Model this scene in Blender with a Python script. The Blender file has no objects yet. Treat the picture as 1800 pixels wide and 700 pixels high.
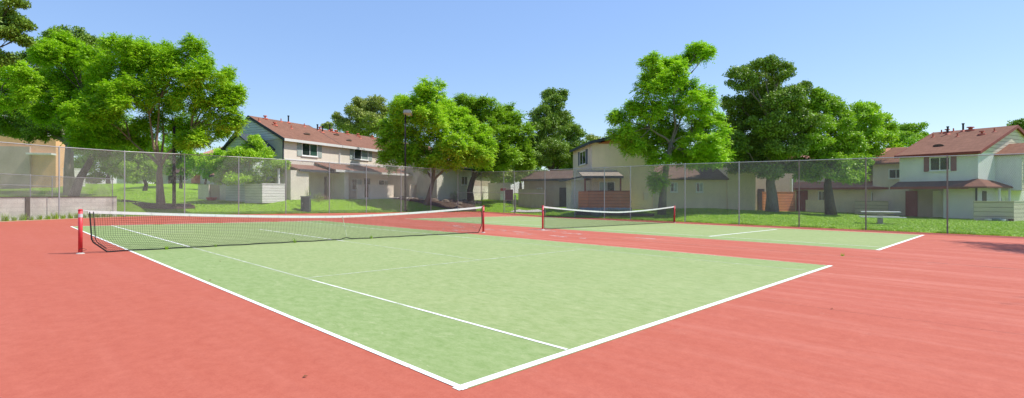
import bpy, math, random
import numpy as np
from mathutils import Vector
random.seed(7); rng = np.random.default_rng(11)
C = bpy.context.scene.collection
# ------------------------------------------------------------------ survey frame
# x runs along the near baseline, y along the sidelines, origin at the near court corner (metres)
CX, CY, CH, YAW, FP, V0, U0 = -2.5303, -2.7532, 1.4176, .8113, 903.8, 342.39, 832.61
SA, SB = -.0135, .005                                   # fall of the court slab
Fx, Fy = math.cos(YAW), math.sin(YAW); Rx, Ry = Fy, -Fx
def at(u, t):
    s = (u-U0)/FP
    return CX+t*(Fx+Rx*s), CY+t*(Fy+Ry*s)
def zz(v, t): return CH-(v-V0)/FP*t
def depth(x, y): return (x-CX)*Fx+(y-CY)*Fy
def plane(x, y): return SA*x+SB*y
SUN_AZ, SUN_EL = math.radians(-38), math.radians(57)

# ------------------------------------------------------------------ object helpers
def tag(o, label=None, cat=None, group=None, kind=None):
    if label: o['label'] = label
    if cat: o['category'] = cat
    if group: o['group'] = group
    if kind: o['kind'] = kind
    return o
def empty(name, loc, label, cat, group=None):
    o = bpy.data.objects.new(name, None); C.objects.link(o); o.location = loc
    o.empty_display_size = .3
    return tag(o, label, cat, group)
def link_mesh(name, me, parent=None):
    o = bpy.data.objects.new(name, me); C.objects.link(o)
    if parent is not None: o.parent = parent
    return o
def origin_of(p):
    v = Vector((0, 0, 0))
    while p is not None: v += p.location; p = p.parent
    return v
class MB:
    def __init__(s): s.v = []; s.f = []
    def add(s, vs, fs):
        b = len(s.v); s.v += [tuple(v) for v in vs]; s.f += [tuple(b+i for i in f) for f in fs]; return s
    def hexa(s, p):                                     # 8 points, bottom 0-3, top 4-7
        return s.add(p, [(3, 2, 1, 0), (4, 5, 6, 7), (0, 1, 5, 4), (1, 2, 6, 5), (2, 3, 7, 6), (3, 0, 4, 7)])
    def box(s, x0, x1, y0, y1, z0, z1):
        return s.hexa([(x0, y0, z0), (x1, y0, z0), (x1, y1, z0), (x0, y1, z0), (x0, y0, z1), (x1, y0, z1), (x1, y1, z1), (x0, y1, z1)])
    def tube(s, pts, rad, n=8, cap=True):
        pts = [Vector(p) for p in pts]
        if not hasattr(rad, '__len__'): rad = [rad]*len(pts)
        b = len(s.v); ref = None
        for i, p in enumerate(pts):
            d = (pts[min(i+1, len(pts)-1)]-pts[max(i-1, 0)]).normalized()
            if ref is None: ref = Vector((1, 0, 0)) if abs(d.x) < .8 else Vector((0, 1, 0))
            a = (ref-d*ref.dot(d)).normalized(); c = d.cross(a); ref = a
            for k in range(n):
                w = 2*math.pi*k/n; s.v.append(tuple(p+(a*math.cos(w)+c*math.sin(w))*rad[i]))
        for i in range(len(pts)-1):
            for k in range(n):
                s.f.append((b+i*n+k, b+i*n+(k+1) % n, b+(i+1)*n+(k+1) % n, b+(i+1)*n+k))
        if cap:
            s.f.append(tuple(b+k for k in range(n-1, -1, -1)))
            s.f.append(tuple(b+(len(pts)-1)*n+k for k in range(n)))
        return s
    def build(s, name, mat, parent=None, smooth=False, bevel=0):
        o0 = origin_of(parent); me = bpy.data.meshes.new(name)
        me.from_pydata([(x-o0.x, y-o0.y, z-o0.z) for x, y, z in s.v], [], s.f); me.update()
        if mat: me.materials.append(mat)
        if smooth: me.polygons.foreach_set('use_smooth', [True]*len(me.polygons))
        o = link_mesh(name, me, parent)
        if bevel:
            m = o.modifiers.new('bevel', 'BEVEL'); m.width = bevel; m.segments = 2; m.limit_method = 'ANGLE'
        return o
def np_mesh(name, V, nv, mat, parent=None):
    """V (n*nv,3) world coordinates, faces of nv vertices each"""
    o0 = origin_of(parent); V = V-np.array(o0); n = len(V)//nv
    me = bpy.data.meshes.new(name)
    me.vertices.add(len(V)); me.vertices.foreach_set('co', V.astype(np.float32).ravel())
    me.loops.add(n*nv); me.loops.foreach_set('vertex_index', np.arange(n*nv, dtype=np.int32))
    me.polygons.add(n); me.polygons.foreach_set('loop_start', np.arange(0, n*nv, nv, dtype=np.int32))
    me.polygons.foreach_set('loop_total', np.full(n, nv, dtype=np.int32))
    me.update(); me.materials.append(mat)
    return link_mesh(name, me, parent)

# ------------------------------------------------------------------ materials
class N:
    def __init__(s, name):
        s.m = bpy.data.materials.new(name); s.m.use_nodes = True; s.t = s.m.node_tree; s.t.nodes.clear()
        s.out = s.n('ShaderNodeOutputMaterial'); s.b = s.n('ShaderNodeBsdfPrincipled')
        s.l(s.b.outputs[0], s.out.inputs[0]); s.co = s.n('ShaderNodeTexCoord').outputs['Object']
    def n(s, t, **k):
        o = s.t.nodes.new(t)
        for a, b in k.items(): setattr(o, a, b)
        return o
    def l(s, a, b): s.t.links.new(a, b)
    def map(s, sc=(1, 1, 1), rot=(0, 0, 0), src=None):
        o = s.n('ShaderNodeMapping'); o.inputs['Scale'].default_value = sc; o.inputs['Rotation'].default_value = rot
        s.l(src or s.co, o.inputs[0]); return o.outputs[0]
    def noise(s, scale, detail=4, rough=.6, src=None, dist=0):
        o = s.n('ShaderNodeTexNoise'); o.inputs['Scale'].default_value = scale; o.inputs['Detail'].default_value = detail
        o.inputs['Roughness'].default_value = rough; o.inputs['Distortion'].default_value = dist
        s.l(src or s.co, o.inputs['Vector']); return o.outputs[0]
    def ramp(s, f, stops):
        o = s.n('ShaderNodeValToRGB'); e = o.color_ramp.elements
        while len(e) < len(stops): e.new(.5)
        for i, (p, c) in enumerate(stops):
            e[i].position = p; e[i].color = (*c, 1) if hasattr(c, '__len__') else (c, c, c, 1)
        s.l(f, o.inputs[0]); return o.outputs[0]
    def mix(s, f, a, b, mode='MIX'):
        o = s.n('ShaderNodeMix', data_type='RGBA', blend_type=mode)
        for i, x in ((0, f), (6, a), (7, b)):
            if isinstance(x, (int, float)): o.inputs[i].default_value = x
            elif isinstance(x, tuple): o.inputs[i].default_value = (*x, 1)
            else: s.l(x, o.inputs[i])
        return o.outputs[2]
    def math(s, op, a, b=0.):
        o = s.n('ShaderNodeMath', operation=op)
        for i, x in enumerate((a, b)):
            if isinstance(x, (int, float)): o.inputs[i].default_value = x
            else: s.l(x, o.inputs[i])
        return o.outputs[0]
    def bump(s, h, st=.3, d=.02):
        o = s.n('ShaderNodeBump'); o.inputs['Strength'].default_value = st; o.inputs['Distance'].default_value = d
        s.l(h, o.inputs['Height']); s.l(o.outputs[0], s.b.inputs['Normal'])
    def fin(s, col, rough=.8, spec=.3, metal=0):
        if isinstance(col, tuple): s.b.inputs['Base Color'].default_value = (*col, 1)
        else: s.l(col, s.b.inputs['Base Color'])
        if isinstance(rough, (int, float)): s.b.inputs['Roughness'].default_value = rough
        else: s.l(rough, s.b.inputs['Roughness'])
        s.b.inputs['Specular IOR Level'].default_value = spec; s.b.inputs['Metallic'].default_value = metal
        return s.m
def sc(c, k): return tuple(min(1, x*k) for x in c)
def plain(name, c, rough=.7, var=.15, scale=3, spec=.3, metal=0, bump=.15):
    m = N(name); n = m.noise(scale, 5); f = m.noise(scale*9, 3)
    col = m.ramp(n, [(.3, sc(c, 1-var)), (.7, sc(c, 1+var))])
    col = m.mix(.25, col, m.ramp(f, [(.3, sc(c, 1-var*1.4)), (.7, sc(c, 1+var))]))
    m.bump(f, bump, .01); return m.fin(col, rough, spec, metal)
def stucco(name, c):
    m = N(name); big = m.noise(.5, 4, .6); sm = m.noise(14, 4, .7); dr = m.noise(1, 4, .6, m.map((2.5, 2.5, .25)))
    col = m.ramp(big, [(.3, sc(c, .9)), (.7, sc(c, 1.07))])
    col = m.mix(.3, col, m.ramp(dr, [(.35, sc(c, .78)), (.6, sc(c, 1.05))]))
    col = m.mix(.35, col, m.ramp(sm, [(.3, sc(c, .8)), (.7, sc(c, 1.12))]))
    m.bump(sm, .5, .02); return m.fin(col, .92, .15)
def siding(name, c, pitch=.2):
    m = N(name); sep = m.n('ShaderNodeSeparateXYZ'); m.l(m.co, sep.inputs[0])
    fr = m.math('FRACT', m.math('DIVIDE', sep.outputs[2], pitch))
    groove = m.ramp(fr, [(0, 0.), (.07, 0.), (.12, 1.), (1, .75)])
    n = m.noise(1.5, 4, .6, m.map((1, 1, 6)))
    col = m.ramp(n, [(.3, sc(c, .9)), (.7, sc(c, 1.08))])
    dark = m.ramp(fr, [(0, 1.), (.07, 1.), (.1, 0.), (1, 0.)])
    col = m.mix(dark, col, sc(c, .35)); m.bump(groove, .8, .02); return m.fin(col, .8, .2)
def shingle(name, c):
    m = N(name); b = m.n('ShaderNodeTexBrick'); b.offset = .5
    sep = m.n('ShaderNodeSeparateXYZ'); m.l(m.co, sep.inputs[0])
    cmb = m.n('ShaderNodeCombineXYZ'); m.l(m.math('ADD', sep.outputs[0], m.math('MULTIPLY', sep.outputs[1], .83)), cmb.inputs[0]); m.l(m.math('MULTIPLY', sep.outputs[2], 2.4), cmb.inputs[1])
    m.l(cmb.outputs[0], b.inputs['Vector']); b.inputs['Scale'].default_value = 1
    b.inputs['Brick Width'].default_value = .33; b.inputs['Row Height'].default_value = .16; b.inputs['Mortar Size'].default_value = .012
    b.inputs['Color1'].default_value = (*sc(c, .78), 1); b.inputs['Color2'].default_value = (*sc(c, 1.2), 1); b.inputs['Mortar'].default_value = (*sc(c, .45), 1)
    n = m.noise(.8, 5, .65); col = m.mix(.4, b.outputs[0], m.ramp(n, [(.3, sc(c, .75)), (.7, sc(c, 1.25))]))
    g = m.noise(40, 2); col = m.mix(.2, col, m.ramp(g, [(.3, sc(c, .5)), (.7, sc(c, 1.5))]))
    m.bump(b.outputs[1], -.3, .02); return m.fin(col, .95, .1)
def leafmat(name, c1, c2, c3, trans=.35):
    trans *= .72
    m = N(name); g = m.n('ShaderNodeNewGeometry'); n = m.noise(.55, 3, .6)
    col = m.ramp(g.outputs['Random Per Island'], [(0, c1), (.55, c2), (1, c3)])
    col = m.mix(m.ramp(n, [(.35, 0.), (.65, .55)]), col, c3)
    m.fin(col, .5, .35)
    tr = m.n('ShaderNodeBsdfTranslucent'); m.l(m.mix(1., col, (1.0, 1.12, .4), 'MULTIPLY'), tr.inputs[0])
    mx = m.n('ShaderNodeMixShader'); mx.inputs[0].default_value = trans
    m.l(m.b.outputs[0], mx.inputs[1]); m.l(tr.outputs[0], mx.inputs[2]); m.l(mx.outputs[0], m.out.inputs[0]); return m.m
def barkmat(name, c):
    m = N(name); n = m.noise(4, 5, .7, m.map((3, 3, .7))); f = m.noise(22, 4, .7, m.map((2, 2, .5)))
    col = m.ramp(n, [(.3, sc(c, .55)), (.55, c), (.75, sc(c, 1.35))])
    col = m.mix(.35, col, m.ramp(f, [(.35, sc(c, .4)), (.65, sc(c, 1.4))])); m.bump(f, .8, .03); return m.fin(col, .9, .1)

# court paints --------------------------------------------------------------
RED = (.60, .118, .086)
def red_paint():
    m = N('red_acrylic_paint')
    big = m.noise(.22, 5, .6); st = m.noise(1, 6, .68, m.map((2.6, .22, 1), (0, 0, .06))); fine = m.noise(60, 3, .7); mid = m.noise(2.2, 6, .7, None, .6)
    col = m.ramp(big, [(.3, (0.405, 0.095, 0.058)), (.7, (0.441, 0.113, 0.083))])
    sep = m.n('ShaderNodeSeparateXYZ'); m.l(m.co, sep.inputs[0])
    zone = m.n('ShaderNodeMapRange'); m.l(sep.outputs[0], zone.inputs[0])          # the right hand side of the slab is the more worn one
    zone.inputs[1].default_value = -1; zone.inputs[2].default_value = 9; zone.inputs[3].default_value = .15; zone.inputs[4].default_value = .95
    s2 = m.math('MULTIPLY', m.ramp(st, [(.47, 0.), (.66, 1.)]), zone.outputs[0])
    col = m.mix(s2, col, (0.56, 0.215, 0.175))
    s3 = m.math('MULTIPLY', m.ramp(m.noise(1, 6, .7, m.map((3.4, .3, 1), (0, 0, -.05))), [(.58, 0.), (.7, .8)]), zone.outputs[0])
    col = m.mix(s3, col, (0.342, 0.076, 0.057))
    sp = m.ramp(mid, [(.60, 0.), (.72, .55)]); col = m.mix(m.math('MULTIPLY', sp, zone.outputs[0]), col, (.56, .29, .24))
    col = m.mix(m.math('MULTIPLY', m.ramp(m.noise(3.3, 5, .75), [(.71, 0.), (.75, .55)]), .8), col, (.30, .06, .045))
    col = m.mix(.38, col, m.ramp(m.noise(7, 9, .9), [(.36, (.33, .075, .052)), (.64, (.56, .18, .13))])); col = m.mix(.14, col, m.ramp(fine, [(.3, (.28, .06, .045)), (.7, (.58, .19, .15))]))
    col = m.mix(m.ramp(m.noise(4.5, 9, .9), [(.63, 0.), (.70, .85)]), col, (.62, .33, .26)); col = m.mix(1., col, (.97, .93, .82), 'MULTIPLY')
    m.bump(fine, .25, .004); return m.fin(col, .88, .22)
def green_paint():
    m = N('green_acrylic_paint')
    big = m.noise(.3, 5, .6, None, .8); mid = m.noise(1, 7, .72, m.map((1.3, .8, 1), (0, 0, .5)), 1.2); fine = m.noise(70, 3, .7)
    sep = m.n('ShaderNodeSeparateXYZ'); m.l(m.co, sep.inputs[0])
    x = sep.outputs[0]
    w = m.math('MULTIPLY', m.ramp(m.math('DIVIDE', x, 11.), [(.10, 0.), (.15, 1.), (.86, 1.), (.9, .3)]), 1.)  # worn between the singles lines
    fresh = m.ramp(big, [(.3, (0.167, 0.270, 0.093)), (.7, (0.193, 0.298, 0.107))])
    worn = m.ramp(big, [(.3, (0.234, 0.306, 0.122)), (.7, (0.302, 0.360, 0.180))])
    col = m.mix(m.math('MULTIPLY', w, m.ramp(mid, [(.25, .45), (.62, 1.)])), fresh, worn)
    col = m.mix(.5, col, m.ramp(m.noise(6, 9, .85, m.map((1.4, .8, 1), (0, 0, .6))), [(.36, (.19, .27, .095)), (.64, (.43, .475, .29))]))
    sp = m.ramp(m.noise(3.2, 8, .8, m.map((1, .55, 1), (0, 0, .4)), 1.5), [(.57, 0.), (.70, .75)]); col = m.mix(sp, col, (.42, .46, .29))
    sp = m.ramp(m.noise(9, 6, .8, m.map((1.6, .5, 1), (0, 0, .8)), 1.0), [(.60, 0.), (.68, .5)]); col = m.mix(sp, col, (.50, .53, .38))
    sp = m.ramp(m.noise(2.1, 6, .7, None, 2), [(.60, 0.), (.72, .45)]); col = m.mix(sp, col, (.165, .225, .10))
    col = m.mix(.10, col, m.ramp(fine, [(.3, (.14, .20, .07)), (.7, (.38, .44, .25))]))
    col = m.mix(1., col, (.98, .96, .80), 'MULTIPLY')
    m.bump(fine, .25, .004); return m.fin(col, .88, .22)
def line_paint(name, lo, hi, base=(.40, .50, .26), c=(.80, .80, .74), sc_=3., f0=0., f1=1.):
    m = N(name); n = m.noise(sc_, 7, .78, None, .8); f = m.ramp(n, [(lo, f0), (hi, f1)])
    g = m.noise(60, 3); col = m.mix(.12, c, m.ramp(g, [(.3, sc(c, .6)), (.7, c)]))
    m.fin(col, .85, .25); tr = m.n('ShaderNodeBsdfTransparent'); mx = m.n('ShaderNodeMixShader')
    m.l(f, mx.inputs[0]); m.l(tr.outputs[0], mx.inputs[1]); m.l(m.b.outputs[0], mx.inputs[2]); m.l(mx.outputs[0], m.out.inputs[0]); return m.m
M = dict(
    red=red_paint(), green=green_paint(),
    line=line_paint('white_line_paint', .32, .43, sc_=9.), faint=line_paint('faded_line_paint', .34, .62, (.42, .52, .27), (.60, .64, .48), 2.5, .25, .85),
    half=line_paint('half_worn_line_paint', .34, .54, (.46, .56, .32), (.76, .78, .66), 3., .35, .95),
    cream=line_paint('cream_edge_paint', .35, .6, (.62, .36, .26), (.62, .55, .42), 2.),
    conc=stucco('worn_concrete', (.48, .44, .38)), crack=plain('crack_dirt', (.10, .05, .04), .95, .3),
    post_red=plain('chipped_red_post_paint', (.60, .035, .045), .42, .22, 6, .5), white=plain('white_canvas', (.80, .80, .76), .75, .08, 20),
    net=plain('black_nylon', (.018, .02, .02), .7, .2), rust=plain('rusty_dark_metal', (.10, .05, .035), .6, .4, 12, .4, .3),
    tape=plain('grey_tape', (.62, .62, .64), .5, .1), galv=plain('galvanised_steel', (.42, .42, .42), .5, .15, 8, .5, .35),
    wire_l=plain('pale_fence_wire', (.28, .26, .235), .6, .25, 2, .4, .2), wire=plain('weathered_fence_wire', (.30, .265, .23), .65, .3, 2, .4, .2), brownpost=plain('brown_steel', (.23, .19, .17), .55, .25, 6, .5, .1),
    pole=plain('dark_brown_pole', (.035, .024, .02), .6, .2, 5), lamphead=plain('grey_lamp_housing', (.30, .30, .29), .5, .1, 5),
    lens=plain('frosted_lamp_lens', (.7, .7, .66), .3, .05, 5),
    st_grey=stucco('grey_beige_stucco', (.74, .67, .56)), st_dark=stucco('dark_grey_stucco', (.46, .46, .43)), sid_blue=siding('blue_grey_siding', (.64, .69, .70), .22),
    st_tan=stucco('yellow_tan_stucco', (.84, .70, .49)), st_pink=stucco('pinkish_tan_stucco', (.76, .645, .53)), st_white=stucco('pale_stucco', (.80, .79, .75)),
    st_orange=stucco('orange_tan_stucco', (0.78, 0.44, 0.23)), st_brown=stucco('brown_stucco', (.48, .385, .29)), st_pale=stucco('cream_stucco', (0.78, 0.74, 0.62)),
    sid_cream=siding('cream_siding', (.68, .62, .47), .30), sid_tan=siding('tan_board', (.60, .51, .36), .34), sid_white=siding('white_board', (.72, .69, .66), .22),
    sid_terra=siding('terracotta_board', (.66, .235, .12), .26), sid_rust=plain('rust_orange_trim', (.52, .19, .07), .8, .12),
    roof_r=shingle('red_brown_shingle', (.235, .118, .08)), roof_b=shingle('brown_shingle', (.25, .13, .095)), roof_p=shingle('pinkish_shingle', (.56, .27, .20)), roof_k=shingle('dark_brown_shingle', (.17, .115, .09)), roof_t=shingle('tan_shingle', (.36, .30, .24)),
    fascia_w=plain('white_fascia', (.68, .67, .64), .6, .06), fascia_d=plain('dark_slate_trim', (.05, .062, .075), .6, .1), fascia_r=plain('dark_red_trim', (.26, .06, .045), .6, .12),
    frame=plain('white_window_frame', (.80, .79, .76), .45, .04), shut_g=siding('grey_green_shutter', (.38, .44, .40), .06), shut_r=siding('dusty_red_shutter', (.30, .135, .135), .06), shut_b=siding('slate_shutter', (.13, .15, .18), .06),
    door_r=plain('dark_red_door', (.24, .05, .04), .5, .15), door_b=plain('dark_brown_door', (.06, .045, .04), .5, .15), vent=plain('red_oxide_vent', (.52, .13, .08), .6, .15), ventk=plain('black_vent_pipe', (.02, .02, .022), .5, .1),
    wood=plain('grey_weathered_wood', (.68, .67, .64), .8, .12, 6), blockwall=None, box_g=plain('dark_green_box', (.085, .125, .12), .5, .12, 3, .4),
    tarp=plain('blue_grey_tarp', (.20, .25, .28), .6, .2, 3), path=stucco('pale_concrete_path', (.62, .58, .52)), rock=plain('brown_rock', (.20, .155, .12), .95, .4, 4, .1, 0, .8),
    mulch=plain('dark_mulch', (.085, .055, .038), .95, .5, 6, .1, 0, .9), signw=plain('white_sign', (.78, .78, .78), .5, .04), signr=plain('red_sign', (.62, .03, .05), .5, .05),
    bark_p=barkmat('pinkish_bark', (.34, .235, .175)), bark_g=barkmat('grey_bark', (.27, .235, .20)), bark_d=barkmat('dark_bark', (.12, .095, .075)),
    leaf_j=leafmat('bright_feathery_leaf', (0.184, 0.337, 0.017), (0.295, 0.520, 0.025), (0.459, 0.672, 0.035), .42),
    leaf_y=leafmat('yellow_green_leaf', (0.214, 0.356, 0.020), (0.338, 0.557, 0.029), (0.552, 0.774, 0.058), .42),
    leaf_m=leafmat('mid_green_leaf', (0.156, 0.282, 0.019), (0.244, 0.416, 0.024), (0.397, 0.582, 0.040), .38),
    leaf_d=leafmat('dark_evergreen_leaf', (0.083, 0.159, 0.023), (0.152, 0.260, 0.033), (0.305, 0.426, 0.052), .28),
    leaf_o=leafmat('olive_leaf', (0.152, 0.200, 0.044), (0.279, 0.329, 0.074), (0.455, 0.499, 0.111), .3),
    leaf_c=leafmat('centre_leaf', (0.204, 0.369, 0.020), (0.333, 0.569, 0.029), (0.501, 0.738, 0.048), .42),
)
def glass(name, c, rough=.08):
    m = N(name); n = m.noise(1.2, 3); col = m.ramp(n, [(.35, sc(c, .6)), (.65, sc(c, 1.3))]); return m.fin(col, rough, .8)
M['glass'] = glass('dark_window_glass', (.03, .042, .042)); M['curtain'] = glass('curtained_glass', (.30, .38, .36), .25); M['greenglass'] = glass('greenish_window_glass', (.06, .13, .10), .15)
def blocks():
    m = N('painted_block_wall'); b = m.n('ShaderNodeTexBrick'); m.l(m.map((1, 1, 1), (math.radians(90), 0, 0)), b.inputs['Vector'])
    b.inputs['Scale'].default_value = 1; b.inputs['Brick Width'].default_value = .4; b.inputs['Row Height'].default_value = .2; b.inputs['Mortar Size'].default_value = .008
    b.inputs['Color1'].default_value = (.74, .69, .61, 1); b.inputs['Color2'].default_value = (.82, .77, .68, 1); b.inputs['Mortar'].default_value = (.60, .55, .48, 1)
    n = m.noise(1.1, 6, .7); col = m.mix(m.ramp(n, [(.5, 0.), (.75, .65)]), b.outputs[0], (.36, .31, .27))
    m.bump(b.outputs[1], -.3, .01); return m.fin(col, .9, .15)
M['blockwall'] = blocks()
def lawnmat():
    m = N('mown_grass'); a = m.noise(.35, 5, .65); b = m.noise(3.5, 6, .75); f = m.noise(30, 4, .8)
    col = m.ramp(a, [(.3, (.19, .36, .014)), (.5, (.235, .43, .016)), (.7, (.29, .48, .028))])
    col = m.mix(.5, col, m.ramp(b, [(.3, (.15, .30, .012)), (.6, (.26, .45, .02)), (.75, (.37, .48, .06))]))
    w = m.n('ShaderNodeTexWave'); w.inputs['Scale'].default_value = .22; w.inputs['Distortion'].default_value = 1.5; m.l(m.map((1, 1, 1), (0, 0, .9)), w.inputs[0])
    col = m.mix(m.ramp(w.outputs[1], [(.4, 0.), (.6, .22)]), col, (.17, .34, .02))
    col = m.mix(.35, col, m.ramp(f, [(.3, (.11, .23, .01)), (.7, (.34, .54, .04))]))
    col = m.mix(m.ramp(m.noise(.9, 6, .75), [(.62, 0.), (.76, .55)]), col, (.36, .34, .12))
    m.bump(f, 1., .06); return m.fin(col, .9, .15)
M['lawn'] = lawnmat()
M['blade'] = leafmat('grass_blade', (0.200, 0.380, 0.015), (0.270, 0.480, 0.020), (0.400, 0.560, 0.050), .4)

# ------------------------------------------------------------------ terrain
FENCE_L = [(-9., 23.6), (-5.5, 26.6), (-2.3, 29.3), (.25, 31.5), (3.45, 33.6), (6.95, 34.8), (10.4, 34.9), (13.8, 34.9), (17.35, 34.9), (20.75, 34.9), (24.3, 34.9), (27.7, 34.9), (31.1, 34.9), (34.1, 34.7)]
FENCE_R = [(34.1, 34.7), (33.4, 30.9), (33.1, 29.3), (30.5, 23.6), (30.4, 20.6), (30.4, 18.0), (30.4, 15.9), (30.4, 12.0), (30.4, 8.7), (30.4, 5.55), (30.4, 2.55), (30.4, -.55), (30.4, -3.6), (30.4, -6.7), (30.4, -8.2)]
PAD = FENCE_L + FENCE_R[1:] + [(-13, -8.2), (-13, 20)]
PADn = np.array(PAD)
def inside(x, y):
    x = np.asarray(x, float); y = np.asarray(y, float); r = np.zeros(x.shape, bool); n = len(PADn)
    for i in range(n):
        x1, y1 = PADn[i]; x2, y2 = PADn[(i+1) % n]
        if y1 == y2: continue
        c = ((y1 > y) != (y2 > y)) & (x < (x2-x1)*(y-y1)/(y2-y1)+x1); r ^= c
    return r
def dist_pad(x, y):
    x = np.asarray(x, float); y = np.asarray(y, float); d = np.full(x.shape, 1e9); n = len(PADn)
    for i in range(n):
        a = PADn[i]; e = PADn[(i+1) % n]-a; L = e@e
        t = np.clip(((x-a[0])*e[0]+(y-a[1])*e[1])/L, 0, 1); d = np.minimum(d, np.hypot(x-a[0]-t*e[0], y-a[1]-t*e[1]))
    return d
CP = []
for u, t, v in [(-150, 34, 344), (0, 33, 343), (100, 36, 343), (200, 38, 343), (0, 45, 338), (60, 48, 334), (120, 56, 326), (200, 50, 338), (250, 60, 336), (250, 90, 323), (300, 70, 331), (310, 105, 325), (350, 100, 322), (330, 47, 356), (290, 40, 362), (250, 38, 362), (215, 38, 352), (300, 41, 362),
                (400, 42, 362), (350, 51, 349), (430, 46, 350), (498, 45, 349), (560, 46, 351), (665, 53, 349), (740, 62, 351), (790, 68, 352), (600, 75, 338), (500, 70, 338), (870, 62, 355), (890, 75, 350), (940, 54, 372), (960, 60, 362),
                (1000, 50, 366), (1041, 46, 367), (1160, 41, 378), (1240, 46, 366), (1330, 47, 369), (1358, 48, 373), (1460, 47, 375), (1420, 52, 372), (1520, 46, 380), (1580, 44, 384.5), (1545, 35, 393), (1719, 40.6, 385), (1790, 38, 388), (1900, 38, 390), (1800, 60, 375), (1500, 80, 360), (1100, 80, 352)]:
    x, y = at(u, t); CP.append((x, y, zz(v, t)))
for x, y, z in [(-60, 80, 3), (0, 160, 5), (80, 160, 4), (160, 100, 2), (160, 0, 0), (60, -40, -.5), (-60, 0, 1), (400, 400, 3), (-400, 300, 5), (400, -200, 0), (-300, -300, 0)]: CP.append((x, y, z))
CPn = np.array(CP)
def ground(x, y):
    x = np.atleast_1d(np.asarray(x, float)); y = np.atleast_1d(np.asarray(y, float))
    num = np.zeros(x.shape); den = np.zeros(x.shape)
    for cx, cy, cz in CPn:
        w = 1/((x-cx)**2+(y-cy)**2+4)**1.5; num += w*cz; den += w
    z = num/den; ins = inside(x, y); d = dist_pad(x, y); pl = SA*np.clip(x, -30, 60)+SB*np.clip(y, -40, 60)
    # retaining wall on the left: ground is high right behind it
    wall = (x < 4.6-.45*(y-35)) & (y > 22); k = np.clip((d-.25)/4.5, 0, 1); k = k*k*(3-2*k)
    k = np.where(wall, np.clip((d-.85)/.2, 0, 1), k)
    out = pl-.02+(z-pl)*k
    return np.where(ins, np.where(d < .3, pl-.03, pl-.12), out)
def gz(x, y): return float(ground(x, y)[0])
def axis(lo, hi, a, b, step):
    core = list(np.arange(a, b, step)); l = []; x = a; s = step
    while x > lo: s *= 1.25; x -= s; l.append(x)
    r = []; x = core[-1]; s = step
    while x < hi: s *= 1.25; x += s; r.append(x)
    return np.array(l[::-1]+core+r)
gx = axis(-900, 1200, -14, 75, .5); gy = axis(-900, 1200, -12, 80, .5)
X, Y = np.meshgrid(gx, gy); Z = ground(X.ravel(), Y.ravel())
mb = MB(); mb.v = list(zip(X.ravel().tolist(), Y.ravel().tolist(), Z.tolist())); w = len(gx)
mb.f = [(j*w+i, j*w+i+1, (j+1)*w+i+1, (j+1)*w+i) for j in range(len(gy)-1) for i in range(w-1)]
tag(mb.build('lawn', M['lawn'], None, True), kind='structure')

# ------------------------------------------------------------------ courts
def sheet(mb, pts, h): mb.add([(x, y, plane(x, y)+h) for x, y in pts], [tuple(range(len(pts)))])
def slab(name, pts, h, mat, thick=.12):
    mb = MB(); n = len(pts)
    area = sum(pts[i][0]*pts[(i+1) % n][1]-pts[(i+1) % n][0]*pts[i][1] for i in range(n))
    if area < 0: pts = pts[::-1]
    v = [(x, y, plane(x, y)+h) for x, y in pts]+[(x, y, plane(x, y)+h-thick) for x, y in pts]
    mb.add(v, [tuple(range(n))]+[((i+1) % n, i, n+i, n+(i+1) % n) for i in range(n)])
    return tag(mb.build(name, mat), kind='structure')
slab('court_surround', PAD, 0, M['red'])
W_, S_ = 10.97, 23.77
def court(ox, mats, label):
    mb = MB(); sheet(mb, [(ox, 0), (ox+W_, 0), (ox+W_, S_), (ox, S_)], .002)
    o = mb.build('court_paint', M['green'])
    # shift origin to the court so the worn zone lies between its own singles lines
    for v in o.data.vertices: v.co.x -= ox
    o.location.x = ox; tag(o, kind='structure')
    def L(x0, y0, x1, y1, w, key, h=.0035):
        g = MB(); d = Vector((x1-x0, y1-y0)); n = Vector((-d.y, d.x)).normalized()*w/2; k = max(1, int(d.length/2))
        for i in range(k):
            a = Vector((x0, y0))+d*i/k; b = Vector((x0, y0))+d*(i+1)/k
            sheet(g, [(ox+a.x-n.x, a.y-n.y), (ox+b.x-n.x, b.y-n.y), (ox+b.x+n.x, b.y+n.y), (ox+a.x+n.x, a.y+n.y)], h)
        tag(g.build('court_line', M[key]), kind='structure')
    for a in mats: L(*a)
c1 = [(-.05, .05, W_+.05, .05, .078, 'line'), (.0, .0, .0, S_, .058, 'line', .0045), (W_, 0.1, W_, S_, .06, 'cream', .0045), (0, S_, W_, S_, .08, 'line', .0035),
      (1.37, .1, 1.37, 2.4, .044, 'line', .0055), (1.37, 2.4, 1.37, 5.2, .044, 'half', .0055), (1.37, 5.2, 1.37, 12.1, .055, 'faint', .0055), (1.37, 12.1, 1.37, S_-.05, .06, 'line', .0055),
      (1.37, 5.485, 9.6, 5.485, .05, 'faint', .0065), (5.485, 5.485, 5.485, 11.5, .05, 'faint', .0055), (5.485, 11.5, 5.485, 18.2, .055, 'line', .0055), (1.37, 18.285, 9.6, 18.285, .05, 'faint', .0065),
      (9.6, .1, 9.6, 9.6, .05, 'faint', .0055), (9.6, 9.6, 9.6, S_-.05, .055, 'half', .0055)]
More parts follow.
